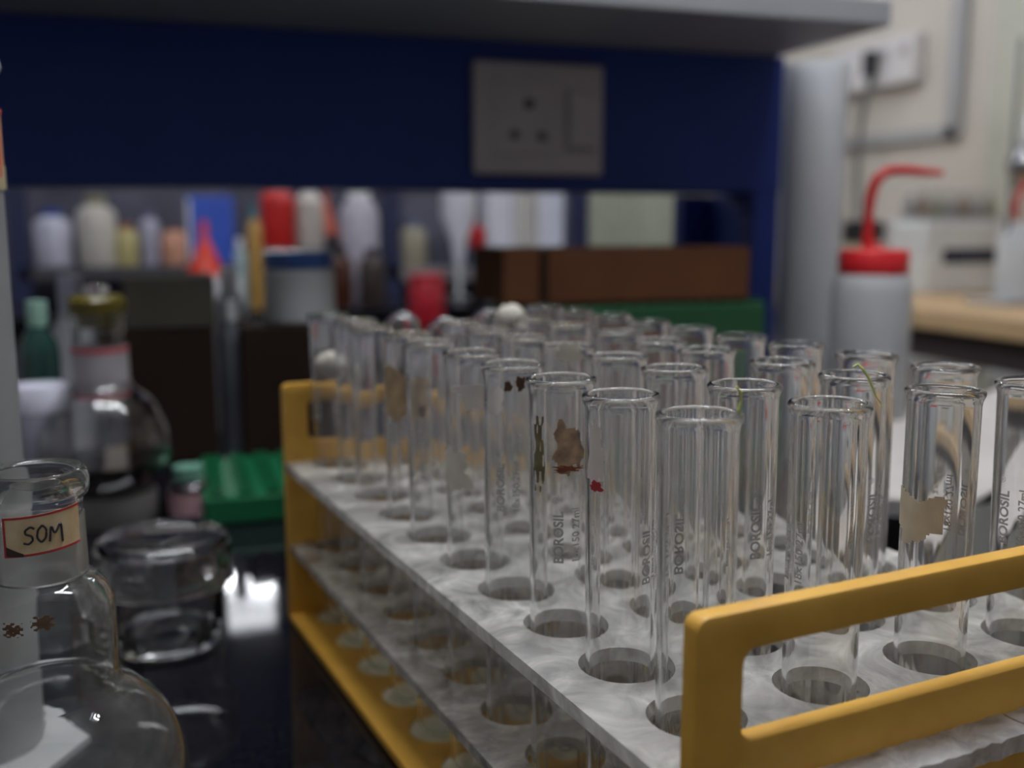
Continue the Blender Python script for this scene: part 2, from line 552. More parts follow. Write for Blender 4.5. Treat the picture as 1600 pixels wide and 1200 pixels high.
SMOKE = plain('smoked_plastic', (.10, .10, .12), .3)
place_bottle('square_shoulder_bottle', 358, 20, 470, .90, .0005, BOT, SMOKE, 'smoky grey bottle standing between the two dark cartons', capm=PAPER, cap=CAPP)
# jar with blue lid on the second carton
NAVYLID = plain('navy_lid', (.008, .05, .20), .35)
place_bottle('plastic_jar', 466, 55, 392, YD + .045, z5 + .0005, [(.95, 0), (1, .03), (1, .70), (.92, .74), (.92, .80)], POLY_DIM, 'frosted plastic jar with a dark blue screw lid', 'jar', NAVYLID, [(.96, .76), (1, .78), (1, .985), (.95, 1)], capname='lid')
WBT = plain('white_label_bottle', (.58, .58, .62), .5)
place_bottle('plastic_bottle', 356, 26, 418, YD + .125, .0005, BOT, WBT, 'white squat bottle left of the blue lidded jar', capm=PAPER, cap=CAPP)

# ================================================================== GLASSWARE ON THE BENCH, LEFT
# volumetric flask with yellow stopper
fc = on_z(172, 812, 0)
t = empty('stoppered_flask', (fc.x, fc.y, 0), label='round flask with a yellow-topped stopper standing behind the glass jar', cat='flask')
dep = fc.y / math.cos(YAW) * .93
S = dep / F_PX
def zat(py): return on_y(172, py, fc.y).z
zc = zat(690)
R = 97 * S
def flask_profile(zc, R, neck_r, neck_top, th, base_z):
    out = [(0, base_z)]
    a0 = math.asin(min(1, (zc - base_z) / R))
    a1 = math.acos(neck_r / R)
    pts = []
    for i in range(15):
        a = -a0 + (a1 + a0 - .12) * i / 14
        pts.append((R * math.cos(a), zc + R * math.sin(a)))
    out += pts
    out += [(neck_r * 1.05, zc + R * math.sin(a1) + R * .05), (neck_r, zc + R * math.sin(a1) + R * .14), (neck_r, neck_top - .004), (neck_r + .002, neck_top - .003), (neck_r + .002, neck_top)]
    inn = [(neck_r - th, neck_top)] + [(neck_r - th, zc + R * math.sin(a1) + R * .14), (neck_r * 1.05 - th, zc + R * math.sin(a1) + R * .05)]
    for i in range(14, -1, -1):
        a = -a0 + (a1 + a0 - .12) * i / 14
        inn.append(((R - th) * math.cos(a), zc + (R - th) * math.sin(a)))
    inn += [(0, base_z + th)]
    return out + inn
nr = 38 * S
obj('glass_body', lathe(flask_profile(zc, R, nr, zat(488), .0016, zc - R * .86), 40), GLASS_JAR, t, smooth=True, auto=.9)
t.location.z = 0
# the paper label round the neck
DIMLAB = plain('dim_label', (.30, .28, .30), .7)
REDLINE = plain('red_border', (.42, .05, .07), .6)
o = obj('neck_label', lathe(closed([(nr + .0003, zat(617)), (nr + .0008, zat(617)), (nr + .0008, zat(540)), (nr + .0003, zat(540))]), 32), DIMLAB, t)
for p in (541, 612):
    obj('label_border', lathe(closed([(nr + .0009, zat(p + 6)), (nr + .0012, zat(p + 6)), (nr + .0012, zat(p)), (nr + .0009, zat(p))]), 32), REDLINE, o)
OLIVE = plain('yellow_stopper', (.09, .07, .006), .3)
stp = obj('stopper', lathe([(0, zat(510)), (nr * .75, zat(510)), (nr * .85, zat(490)), (nr * 1.05, zat(487)), (nr * 1.08, zat(468)), (nr * .9, zat(461)), (0, zat(460))], 28), OLIVE, t, smooth=True, auto=.7)
obj('stopper_knob', lathe([(0, zat(460)), (nr * .3, zat(459)), (nr * .5, zat(453)), (nr * .42, zat(446)), (0, zat(443))], 24), GLASS_JAR, stp, smooth=True)
DARK_REFR = plain('dark_refraction', (.02, .014, .013), .08)  # no liquid: dark surroundings refracted in the flask, painted as a dark solid
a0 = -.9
dark_prof = [(0, zc - R * .86 + .0022)]
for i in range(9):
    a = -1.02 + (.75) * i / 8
    dark_prof.append(((R - .0022) * math.cos(a), zc + (R - .0022) * math.sin(a)))
dark_prof.append((0, dark_prof[-1][1]))
obj('dark_refraction', lathe(dark_prof, 36), DARK_REFR, t, smooth=True, auto=.6)
# ring stand below it
zr = zc - R * .86
tr = empty('flask_ring', (fc.x, fc.y, 0), label='pale grey support ring under the round stoppered flask', cat='ring')
obj('ring', lathe(closed([(R * .70, 0), (R * .74, .002), (R * .74, max(.004, zat(768))), (R * .66, max(.005, zat(764))), (R * .62, .001)]), 36), plain('grey_ring', (.20, .19, .185), .6), tr, smooth=True, auto=.7)

# small bottle with pink label beside it
c = on_z(298, 806, 0)
t = empty('small_vial', (c.x, c.y, 0), label='small glass vial with a pink label and green cap by the low green rack', cat='bottle')
rr = 31 * (c.y / math.cos(YAW) * .95) / F_PX
hz = on_y(298, 728, c.y).z
obj('glass_body', lathe([(0, .0003), (rr, .001), (rr, hz * .62), (rr * .7, hz * .74), (rr * .62, hz * .8), (rr * .5, hz * .8), (rr * .58, hz * .72), (rr * .9, hz * .6), (rr * .9, .003), (0, .003)], 24), GLASS_JAR, t, smooth=True, auto=.7)
obj('paper_label', lathe(closed([(rr * 1.02, hz * .1), (rr * 1.05, hz * .1), (rr * 1.05, hz * .5), (rr * 1.02, hz * .5)]), 24), plain('pink_label', (.38, .22, .25), .7), t)
obj('cap', lathe([(0, hz * .76), (rr * .75, hz * .76), (rr * .75, hz), (0, hz)], 24), plain('green_cap', (.12, .26, .20), .4), t, smooth=True, auto=.6)

# glass jar with glass lid
jc = on_z(262, 1003, 0)
t = empty('glass_jar', (jc.x, jc.y, 0), label='squat clear glass jar with an overlapping glass lid on the bench', cat='jar')
jd = jc.y / math.cos(YAW - math.radians(0)) * 1.0
def jz(py): return on_y(262, py, jc.y).z
Sj = (Vector((jc.x, jc.y, 0)) - CAMP).dot(Vector((math.sin(YAW) * math.cos(PITCH), math.cos(YAW) * math.cos(PITCH), -math.sin(PITCH)))) / F_PX
rj = 86 * Sj
rl = 102 * Sj
ztop = jz(828)
zlid = jz(905)
th = .0012
obj('jar_body', lathe([(0, .0012), (rj * .55, .0006), (rj * .80, .0002), (rj * .94, .001), (rj, .005), (rj, ztop - .006), (rj - th, ztop - .006), (rj - th, .007), (rj * .9 - th, .0042), (rj * .5, .0036), (0, .0038)], 56), GLASS_JAR, t, smooth=True, auto=.9)
jlid = obj('glass_lid', lathe([(0, ztop), (rl * .3, ztop - .0001), (rl * .55, ztop - .0004), (rl * .8, ztop - .0012), (rl * .93, ztop - .0026), (rl, ztop - .007), (rl, zlid), (rl - .0008, zlid - .0012), (rl - th, zlid), (rl - th, ztop - .0065), (rl * .9 - th, ztop - .0044), (rl * .55, ztop - .0030), (rl * .3, ztop - .0027), (0, ztop - .0026)], 56), GLASS_JAR, t, smooth=True, auto=.9)
obj('lid_knurl', lathe(closed([(rl * .55, ztop - .0004), (rl * .60, ztop + .0008), (rl * .66, ztop - .0004), (rl * .60, ztop - .0015)]), 48), GLASS_JAR, jlid, smooth=True)

# measuring cylinder far left with an orange label
Yl = .40
cl = on_y(20, 600, Yl)
cr = .0225
lc = Vector((cl.x - cr * .93, Yl, 0))
t = empty('measuring_cylinder', lc, label='grey translucent measuring cylinder with an orange label at the left edge', cat='cylinder')
zt = on_y(10, 86, Yl).z
obj('tube', lathe([(0, .004), (cr, .004), (cr, zt - .008), (cr + .002, zt - .004), (cr + .001, zt), (cr - .0015, zt), (cr - .002, zt - .008), (cr - .002, .007), (0, .007)], 40), POLY_DIM, t, smooth=True, auto=.6)
obj('foot', lathe([(0, 0), (cr * 1.75, 0), (cr * 1.75, .003), (cr * 1.1, .006), (0, .006)], 6), POLY_DIM, t)
z0, z1 = on_y(18, 278, Yl).z, on_y(18, 172, Yl).z
TAN = plain('orange_tan_label', (.62, .30, .16), .6, .15, 60)
def arc_patch(r, th0, th1, z0, z1, thick=.0003, n=16):
    bm = bmesh.new()
    g = []
    for i in range(n + 1):
        a = th0 + (th1 - th0) * i / n
        g.append([bm.verts.new((rr_ * math.cos(a), rr_ * math.sin(a), z)) for rr_, z in ((r, z0), (r + thick, z0), (r + thick, z1), (r, z1))])
    for A, B in zip(g, g[1:]):
        for k in range(4):
            bm.faces.new((A[k], A[(k + 1) % 4], B[(k + 1) % 4], B[k]))
    bm.faces.new(g[0]); bm.faces.new(list(reversed(g[-1])))
    return bm
base_a = math.radians(-75)
plab = obj('paper_label', arc_patch(cr + .0002, -2.0, .12, z0, z1), TAN, t, smooth=False)
LRED = plain('label_red', (.55, .06, .04), .6)
obj('label_border', arc_patch(cr + .0006, -2.0, .12, z1 - .0012, z1), LRED, plab)
obj('label_border', arc_patch(cr + .0006, -.25, -.17, z0, z1), LRED, plab)
obj('tape_strip', arc_patch(cr + .0006, -2.0, .25, z0 - .004, z0 + .004), plain('old_tape', (.42, .36, .22), .5), t)

# ---- front flask with the SOM label
FX, FY = -.0355, .298
t = empty('label_flask', (FX, FY, 0), label='round bottomed glass flask with a red bordered handwritten label on its neck', cat='flask')
k = .0014
def sph(R, zc, a0, a1, n):
    return [(R * math.cos(a0 + (a1 - a0) * i / n), zc + R * math.sin(a0 + (a1 - a0) * i / n)) for i in range(n + 1)]
RS = .0362
out = [(0, .0006)] + sph(RS, RS + .0006, -PI / 2 + .08, .99, 24) + [(.0189, .0688), (.0185, .0712), (.0184, .0880), (.0180, .0925), (.0165, .0960), (.0140, .0982), (.0122, .0992), (.0117, .1005),
       (.0113, .1160), (.0118, .1205), (.0130, .1215), (.0136, .1232), (.0136, .1262), (.0131, .1282), (.0122, .1290)]
inn = [(.0108, .1286), (.0098, .1270), (.0096, .1180), (.0098, .1005), (.0106, .0985), (.0128, .0968), (.0150, .0945), (.0164, .0915), (.0170, .0880), (.0172, .0712), (.0176, .0680)] + list(reversed(sph(RS - k, RS + .0006, -PI / 2 + .08, 1.0, 24))) + [(0, .0006 + k)]
obj('glass_body', lathe(out + inn, 64), GLASS_FLASK, t, smooth=True, auto=.9)
obj('ground_joint', lathe(closed([(.0121, .0995), (.01185, .1160), (.0094, .1165), (.0094, .0995)]), 48), GLASS_FROST, t, smooth=True, auto=.9)
# stained paper label
def label_mat():
    m, tt, b = nt('stained_paper_label')
    tc = tt.nodes.new('ShaderNodeTexCoord')
    n = tt.nodes.new('ShaderNodeTexNoise')
    n.inputs['Scale'].default_value = 120
    n.inputs['Detail'].default_value = 4
    tt.links.new(tc.outputs['Object'], n.inputs['Vector'])
    r = tt.nodes.new('ShaderNodeValToRGB')
    e = r.color_ramp.elements
    e[0].position, e[1].position = .3, .62
    e[0].color = (.50, .33, .15, 1)
    e[1].color = (.68, .54, .34, 1)
    tt.links.new(n.outputs['Fac'], r.inputs[0])
    tt.links.new(r.outputs[0], b.inputs['Base Color'])
    setp(b, rough=.75)
    return m
PL = label_mat()
def cyl_hit(mat_inv, px, py, R):
    """where the sight line through a pixel first meets a cylinder of radius R about local z -> (theta, z)"""
    o = mat_inv @ CAMP
    d = (mat_inv.to_3x3() @ ray(px, py))
    a = d.x ** 2 + d.y ** 2
    b = 2 * (o.x * d.x + o.y * d.y)
    c = o.x ** 2 + o.y ** 2 - R * R
    q = b * b - 4 * a * c
    tt = -b / (2 * a) if q < 0 else (-b - math.sqrt(q)) / (2 * a)
    p = o + d * tt
    return math.atan2(p.y, p.x), p.z
def M_of(o):
    return (Matrix.Translation(o.location) @ o.rotation_euler.to_matrix().to_4x4()).inverted()
Mi = M_of(t)
Rl = .01225
thA, zA = cyl_hit(Mi, 4, 808, Rl)
thB, zB = cyl_hit(Mi, 112, 775, Rl)
_, zb = cyl_hit(Mi, 50, 870, Rl)
def curved_quadlabel(R, a0, a1, zt0, zt1, zb0, zb1, thick=.00025, n=22):
    bm = bmesh.new()
    g = []
    for i in range(n + 1):
        s_ = i / n
        a = a0 + (a1 - a0) * s_
        zt_, zb_ = zt0 + (zt1 - zt0) * s_, zb0 + (zb1 - zb0) * s_
        g.append([bm.verts.new((rr_ * math.cos(a), rr_ * math.sin(a), z)) for rr_, z in ((R, zb_), (R + thick, zb_), (R + thick, zt_), (R, zt_))])
    for A, B in zip(g, g[1:]):
        for k_ in range(4):
            bm.faces.new((A[k_], A[(k_ + 1) % 4], B[(k_ + 1) % 4], B[k_]))
    bm.faces.new(g[0]); bm.faces.new(list(reversed(g[-1])))
    return bm
a0, a1 = thA, thB + .15
_, z_tl = cyl_hit(Mi, 6, 810, Rl); _, z_bl = cyl_hit(Mi, 12, 872, Rl)
_, z_tr = cyl_hit(Mi, 110, 788, Rl); _, z_br = cyl_hit(Mi, 112, 850, Rl)
flask_label = obj('neck_label', curved_quadlabel(Rl, a0, a1, z_tl, z_tr, z_bl, z_br), PL, t, smooth=False)
LR2 = plain('label_red_line', (.42, .03, .03), .6)
w = .0006
obj('label_border', curved_quadlabel(Rl + .0003, a0, a1, z_tl, z_tr, z_tl - w, z_tr - w, .00006), LR2, flask_label)
obj('label_border', curved_quadlabel(Rl + .0003, a0, a1, z_bl + w, z_br + w, z_bl, z_br, .00006), LR2, flask_label)
obj('label_border', curved_quadlabel(Rl + .0003, a0, a0 + .05, z_tl, z_tl, z_bl, z_bl, .00006, 2), LR2, flask_label)
obj('scorch_mark', curved_quadlabel(Rl + .0003, a0 + .05, a0 + .42, z_bl + .0030, z_bl + .0012, z_bl + .0004, z_bl + .0004, .00008, 6), plain('scorched_paper', (.05, .03, .02), .8), flask_label)
# hand lettering on the label, drawn as ink strokes
INK = plain('marker_ink', (.03, .03, .04), .6)
strokes = {
    'S': [[(.95, .85), (.6, 1), (.15, .82), (.2, .6), (.75, .45), (.85, .2), (.5, 0), (.05, .1)]],
    'O': [[(.5, 1), (.1, .75), (.05, .3), (.45, 0), (.85, .25), (.9, .75), (.5, 1)]],
    'M': [[(.05, 0), (.12, .95), (.42, .35), (.85, 1.1), (1.0, -.1)]],
}
def px_for(u, v):   # u, v across the word in photograph pixels
    return 36 + u * 62, 852 - 6 * u * 1.6 - v * 27
bm = bmesh.new()
xs = {'S': (0, .30), 'O': (.34, .28), 'M': (.66, .34)}
for ch, (x0, wd) in xs.items():
    for st in strokes[ch]:
        dense = []
        for p, q in zip(st, st[1:]):
            for i in range(5):
                dense.append((p[0] + (q[0] - p[0]) * i / 5, p[1] + (q[1] - p[1]) * i / 5))
        dense.append(st[-1])
        for _ in range(2):
            dense = [dense[0]] + [((a[0] + 2 * b[0] + c_[0]) / 4, (a[1] + 2 * b[1] + c_[1]) / 4) for a, b, c_ in zip(dense, dense[1:], dense[2:])] + [dense[-1]]
        pts = []
        for u, v in dense:
            th_, z_ = cyl_hit(Mi, *px_for(x0 + u * wd, v), Rl + .00025)
            pts.append(((Rl + .00030) * math.cos(th_), (Rl + .00030) * math.sin(th_), z_))
        tube_along(pts, .00030, 6, bm)
obj('handwriting', bm, INK, flask_label)
# dried residue inside the bulb
def blob_patch(R, th0, z0, w_, h_, seed, n=26, thick=.00012, thr=.0):
    """ragged stain or torn paper following a cylinder"""
    rnd = random.Random(seed)
    ph = [rnd.uniform(0, 6.28) for _ in range(6)]
    def inside(u, v):
        a = math.atan2(v, u)
        rr_ = .78 + .10 * math.sin(3 * a + ph[0]) + .09 * math.sin(5 * a + ph[1]) + .06 * math.sin(9 * a + ph[2])
        m_ = (abs(u) ** 3.2 + abs(v) ** 3.2) ** (1 / 3.2)
        return m_ < rr_ - thr * math.sin(7 * u + ph[3]) * math.sin(8 * v + ph[4])
    bm = bmesh.new()
    vs = {}
    def V(i, j, o_):
        key = (i, j, o_)
        if key not in vs:
            a = th0 + (i / n * 2 - 1) * w_
            z = z0 + (j / n * 2 - 1) * h_
            r_ = R + (thick if o_ else 0)
            vs[key] = bm.verts.new((r_ * math.cos(a), r_ * math.sin(a), z))
        return vs[key]
    cells = {(i, j) for i in range(n) for j in range(n) if inside(((i + .5) / n) * 2 - 1, ((j + .5) / n) * 2 - 1)}
    for i, j in cells:
        bm.faces.new((V(i, j, 1), V(i + 1, j, 1), V(i + 1, j + 1, 1), V(i, j + 1, 1)))
        bm.faces.new((V(i, j, 0), V(i, j + 1, 0), V(i + 1, j + 1, 0), V(i + 1, j, 0)))
        for (di, dj, p, q) in ((-1, 0, (i, j), (i, j + 1)), (1, 0, (i + 1, j + 1), (i + 1, j)), (0, -1, (i + 1, j), (i, j)), (0, 1, (i, j + 1), (i + 1, j + 1))):
            if (i + di, j + dj) not in cells:
                bm.faces.new((V(*p, 0), V(*q, 0), V(*q, 1), V(*p, 1)))
    return bm
RESID = plain('brown_residue', (.15, .085, .05), .8, .4, 300)
th_, z_ = cyl_hit(Mi, 55, 975, .0186)
obj('residue', blob_patch(.0187, th_ + .1, z_,   .16, .0022, 5, thr=.45), RESID, t)
th_, z_ = cyl_hit(Mi, 20, 985, .0186)
obj('residue', blob_patch(.0187, th_, z_, .14, .0020, 8, thr=.45), RESID, t)

# ================================================================== TEST TUBE RACK
RTH = YAW - .4559            # heading of the rack's long side
RO = Vector((.11280, .20163, 0))
PU, PV = .03758, .03177
rack = empty('test_tube_rack', RO, -RTH, label='test tube rack with yellow plastic ends and cloudy clear shelves', cat='rack')
RM = Matrix.Translation(RO) @ Matrix.Rotation(-RTH, 4, 'Z')
U0, U1, V0, V1 = -.0228, 3 * PU + .0228, -.0265, 9 * PV + .0160
NR, NC = 10, 4
def holed_plate(u0, u1, v0, v1, z0, z1, rad, per=8):
    bm = bmesh.new()
    def rect_pts(a0, a1, b0, b1):
        pts = []
        for i in range(per): pts.append((a0 + (a1 - a0) * i / per, b0))
        for i in range(per): pts.append((a1, b0 + (b1 - b0) * i / per))
        for i in range(per): pts.append((a1 - (a1 - a0) * i / per, b1))
        for i in range(per): pts.append((a0, b1 - (b1 - b0) * i / per))
        return pts
    for c in range(NC):
        for r in range(NR):
            a0 = u0 if c == 0 else (c - .5) * PU
            a1 = u1 if c == NC - 1 else (c + .5) * PU
            b0 = v0 if r == 0 else (r - .5) * PV
            b1 = v1 if r == NR - 1 else (r + .5) * PV
            P = rect_pts(a0, a1, b0, b1)
            cx, cy_ = c * PU, r * PV
            ro = [bm.verts.new((x, y, z1)) for x, y in P]
            # even circle, matched to the rectangle's start corner
            st = math.atan2(P[0][1] - cy_, P[0][0] - cx)
            ang = [math.atan2(y - cy_, x - cx) for x, y in P]
            ri = []
            for a in ang:
                ri.append(bm.verts.new((cx + rad * math.cos(a), cy_ + rad * math.sin(a), z1)))
            N = len(P)
            for i in range(N):
                j = (i + 1) % N
                bm.faces.new((ro[i], ro[j], ri[j], ri[i]))
    bmesh.ops.remove_doubles(bm, verts=bm.verts, dist=1e-5)
    fs = list(bm.faces)
    ex = bmesh.ops.extrude_face_region(bm, geom=fs)
    for v in ex['geom']:
        if isinstance(v, bmesh.types.BMVert): v.co.z = z0
    return bm
ZS = .0806
obj('upper_shelf', holed_plate(U0, U1, V0 + .0045, V1 - .0045, ZS - .0038, ZS, .01175), ACRYL, rack)
obj('middle_shelf', holed_plate(U0 + .001, U1 - .001, V0 + .0045, V1 - .0045, .0365, .0400, .0112), ACRYL_MID, rack)
obj('base_tray', holed_plate(U0, U1, V0 + .0045, V1 - .0045, .0016, .0046, .0122), YELLOW, rack)
for c in range(NC):
    for r in range(NR):
        if r == 0 and c == 0:
            cup = mesh_of(lathe([(0, .0004), (.0119, .0004), (.0120, .0040), (.0098, .0034), (.0060, .0021), (0, .0018)], 24), 'tube_seat', SEAT_GLINT, True)
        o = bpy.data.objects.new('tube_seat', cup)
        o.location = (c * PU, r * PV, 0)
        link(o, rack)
# end panels with a handle opening
def end_panel(v0, v1, htop):
    bm = bmesh.new()
    def rr(x0, x1, z0, z1, r, n=5):
        pts = []
        for cx, cz, a in ((x1 - r, z1 - r, 0), (x0 + r, z1 - r, PI / 2), (x0 + r, z0 + r, PI), (x1 - r, z0 + r, 1.5 * PI)):
            for i in range(n + 1):
                b = a + PI / 2 * i / n
                pts.append((cx + r * math.cos(b), cz + r * math.sin(b)))
        return pts
    uo = rr(U0, U1, .0004, htop, .0030)
    ui = rr(U0 + .0118, U1 - .0118, .0905, htop - .0085, .0032)
    A = [bm.verts.new((x, v0, z)) for x, z in uo]
    B = [bm.verts.new((x, v0, z)) for x, z in ui]
    n = len(A)
    for i in range(n):
        j = (i + 1) % n
        bm.faces.new((A[i], A[j], B[j], B[i]))
    fs = list(bm.faces)
    ex = bmesh.ops.extrude_face_region(bm, geom=fs)
    for v in ex['geom']:
        if isinstance(v, bmesh.types.BMVert): v.co.y = v1
    bmesh.ops.recalc_face_normals(bm, faces=bm.faces)
    es = [e for e in bm.edges if len(e.link_faces) == 2 and e.calc_face_angle(0) > .9]
    bmesh.ops.bevel(bm, geom=es, offset=.0007, segments=2, profile=.5, affect='EDGES')
    return bm
obj('end_panel', end_panel(V0 - .0035, V0 + .0015, .1185), YELLOW, rack, smooth=True, auto=.7)
obj('end_panel', end_panel(V1 - .0045, V1, .1185), YELLOW, rack, smooth=True, auto=.7)
# crazed shelf tongues poking out through the near panel
def tongue(u0, u1, v0, v1, z0, z1, seed):
    rnd = random.Random(seed)
    bm = bmesh.new()
    n = 26
    top, bot = [], []
    rows = []
    for j in range(5):
        rows.append([bm.verts.new((u0 + (u1 - u0) * i / n, v0 + (v1 - v0) * j / 4 + (rnd.uniform(-.0004, .0004) if j == 0 else 0), z1 + rnd.uniform(-.0003, .0003))) for i in range(n + 1)])
    for a, b in zip(rows, rows[1:]):
        for i in range(n): bm.faces.new((a[i], a[i + 1], b[i + 1], b[i]))
    ex = bmesh.ops.extrude_face_region(bm, geom=list(bm.faces))
    for v in ex['geom']:
        if isinstance(v, bmesh.types.BMVert): v.co.z = z0
    return bm
obj('shelf_tongue', tongue(.004, .0655, V0 - .0128, V0 - .0034, ZS - .0048, ZS - .0006, 1), ACRYL_TAB, rack)
obj('shelf_tongue', tongue(.0665, U1 - .006, V0 - .0110, V0 - .0034, ZS - .0040, ZS - .0006, 2), ACRYL_TAB, rack)

# ================================================================== TEST TUBES
TR, TL = .0090, .150
def tube_profile():
    p = []
    n = 8
    for i in range(n + 1):
        a = -PI / 2 + PI / 2 * i / n
        p.append((TR * math.cos(a) if i else 0, TR + TR * math.sin(a)))
    p += [(TR, TL * .5), (TR, TL - .0040), (TR + .00015, TL - .0030), (TR + .0006, TL - .0019), (TR + .0009, TL - .0012), (TR + .0008, TL - .0005), (TR + .0004, TL - .0001), (TR - .0003, TL)]
    ri = TR - .0011
    p += [(ri + .0003, TL - .0002), (ri, TL - .0008), (ri, TL - .004), (ri, TL * .5)]
    for i in range(n, -1, -1):
        a = -PI / 2 + PI / 2 * i / n
        p.append((ri * math.cos(a) if i else 0, TR + (ri + .0001) * math.sin(a)))
    return p
TUBE_ME = mesh_of(lathe(tube_profile(), 56), 'test_tube', GLASS, True, .9)
TUBE_HZ = TUBE_ME.copy(); TUBE_HZ.materials.clear(); TUBE_HZ.materials.append(GLASS_HAZY)

# printed lettering, wrapped round the tube, centred on azimuth 0 and reading upwards
PRINT = plain('etched_print', (.50, .50, .49), .7, .05)
def wrapped(strs):
    bm = bmesh.new()
    for s_, size, off, dz, bold in strs:
        me = text_mesh(s_, size, bold)
        start = len(bm.verts)
        bm.from_mesh(me)
        bm.verts.ensure_lookup_table()
        for v in bm.verts[start:]:
            x, y = v.co.x, v.co.y
            a = -(y + off) / TR
            R_ = TR + .00010
            v.co = Vector((R_ * math.cos(a), R_ * math.sin(a), dz + x))
        bpy.data.meshes.remove(me)
    me = bpy.data.meshes.new('printed_text')
    bm.to_mesh(me); bm.free()
    me.materials.append(PRINT)
    return me
TEXT_ME = wrapped([('BOROSIL', .0037, .0, 0, .00012), ('\u00ae', .0024, .0012, .0104, 0), ('18x150 27ml', .0030, -.0046, 0.0005, .00005)])

def hole_world(r, c, z):
    return RM @ Vector((c * PU, r * PV, z))
FWD = Vector((math.sin(YAW), math.cos(YAW), 0))
RGT = Vector((math.cos(YAW), -math.sin(YAW), 0))
seen = {(0,0):1095,(1,0):970,(2,0):876,(3,0):801,(4,0):738,(5,0):671,(6,0):638,(7,0):581,(8,0):553,(9,0):512,
 (0,1):1294,(1,1):1162,(2,1):1055,(3,1):967,(4,1):886,(5,1):818,(6,1):765,(7,1):722,(8,1):697,(9,1):628,
 (0,2):1482,(1,2):1335,(2,2):1222,(3,2):1106,(4,2):1030,(5,2):967,(6,2):889,(7,2):832,(8,2):798,(9,2):765,
 (0,3):1613,(1,3):1478,(2,3):1354,(3,3):1245,(4,3):1155,(5,3):1079,(6,3):1011,(7,3):955,(8,3):895,(9,3):850}
UPSIDE = {(8,1),(9,1),(9,2)}
HAZY = {(3,0),(0,0),(7,1),(5,0)}
ORD = ['nearest', 'second', 'third', 'fourth', 'fifth', 'sixth', 'seventh', 'eighth', 'ninth', 'farthest']
CN = ['left-hand', 'second', 'third', 'right-hand']
special = {
 (0,0): 'clear test tube directly behind the near yellow handle corner, closest to camera',
 (1,0): 'clear test tube bearing a thin red edged paper sliver on its side',
 (2,0): 'clear test tube with a torn brown stained label and dark residue streaks',
 (3,0): 'hazy test tube with small brown marks, behind the torn brown label tube',
 (4,0): 'clear test tube with a white label bordered in faint red',
 (6,0): 'clear test tube wrapped in a curling tan paper label',
 (9,0): 'clear test tube plugged with cotton wool at the far left corner of the rack',
 (1,2): 'clear test tube with a yellow-green thread stuck to its rim',
 (0,2): 'clear test tube with a torn beige paper label low on its side',
 (4,1): 'clear test tube with a pale paper scrap just under its rim',
 (8,1): 'upturned test tube with its round end up, nearest of the three',
 (9,1): 'upturned test tube with its round end up, leftmost of the three',
 (9,2): 'upturned test tube with its round end up, rightmost of the three',
 (8,2): 'clear test tube stopped with a cream cotton tuft at its mouth, far end of rack',
}
TUBES = {}
ZB = .0022
for (r, c), px in sorted(seen.items()):
    base = hole_world(r, c, ZB)
    top = hole_world(r, c, ZB + TL)
    # lean sideways so that the mouth comes where it is seen
    dep = top.dot(FWD)
    # horizontal position at the rim height along the camera-right axis
    d = ray(px, 600 - (CAMZ - (ZB + TL)) / dep * F_PX * .0 - 0)
    # solve: point top + RGT*s projects to px
    def projx(P):
        q = P - CAMP
        f_ = q.dot(FWD) * math.cos(PITCH) - q.z * math.sin(PITCH)
        return 800 + F_PX * q.dot(RGT) / f_, f_
    x0, f_ = projx(top)
    s_ = (px - x0) * f_ / F_PX
    s_ = max(-.0065, min(.0065, s_))
    rn = random.Random(r * 7 + c)
    fs = rn.uniform(-.0022, .0022)
    shift = RGT * s_ + FWD * fs
    axis = (Vector((0, 0, TL)) + shift).normalized()
    rot = Vector((0, 0, 1)).rotation_difference(axis).to_matrix()
    if (r, c) in UPSIDE:
        rot = rot @ Matrix.Rotation(PI, 3, 'X')
        loc = base + axis * TL
    else:
        loc = base
    lab = special.get((r, c))
    if not lab:
        rowtxt = 'row nearest the near handle' if r == 0 else f'{ORD[r]} row from the near handle'
        lab = f'clear glass test tube, {CN[c]} column, {rowtxt}'
        if c in (1, 2): lab = f'clear glass test tube, {CN[c]} column from the left, {rowtxt}'
    o = bpy.data.objects.new('test_tube', TUBE_HZ if (r, c) in HAZY else TUBE_ME)
    o.location = loc
    o.rotation_euler = rot.to_euler()
    link(o)
    tag(o, lab, 'test tube', 'test tubes in the yellow ended rack')
    TUBES[(r, c)] = o
# print: facing direction as a share of the radius across, front (1) or back (-1), and height of its centre
prt = {(2,0):(.05,1,838),(1,0):(.80,1,872),(0,0):(-.62,-1,885),(0,1):(-.88,1,872),(1,2):(.80,1,808),(0,2):(.66,-1,812),(1,3):(.25,-1,790),(0,3):(-.50,1,812),(3,0):(-.30,1,760),(2,1):(-.2,-1,790),(1,1):(.55,1,830)}
for (r, c), o in TUBES.items():
    rn = random.Random(100 + r * 7 + c)
    mi = M_of(o)
    v = mi @ CAMP
    base_az = math.atan2(v.y, v.x)
    if (r, c) in prt:
        s_, side, py = prt[(r, c)]
        cw = hole_world(r, c, .1)
        a = base_az + math.asin(s_) if side > 0 else base_az + PI - math.asin(s_)
        dp = cw.dot(FWD)
        z = CAMZ - (py - 348) / F_PX * dp * .99 - ZB
    else:
        a = rn.uniform(0, 2 * PI)
        z = .108 + rn.uniform(-.002, .002)
    tx = bpy.data.objects.new('printed_text', TEXT_ME)
    tx.rotation_euler = (0, 0, a)
    tx.location = (0, 0, z)
    link(tx, o)

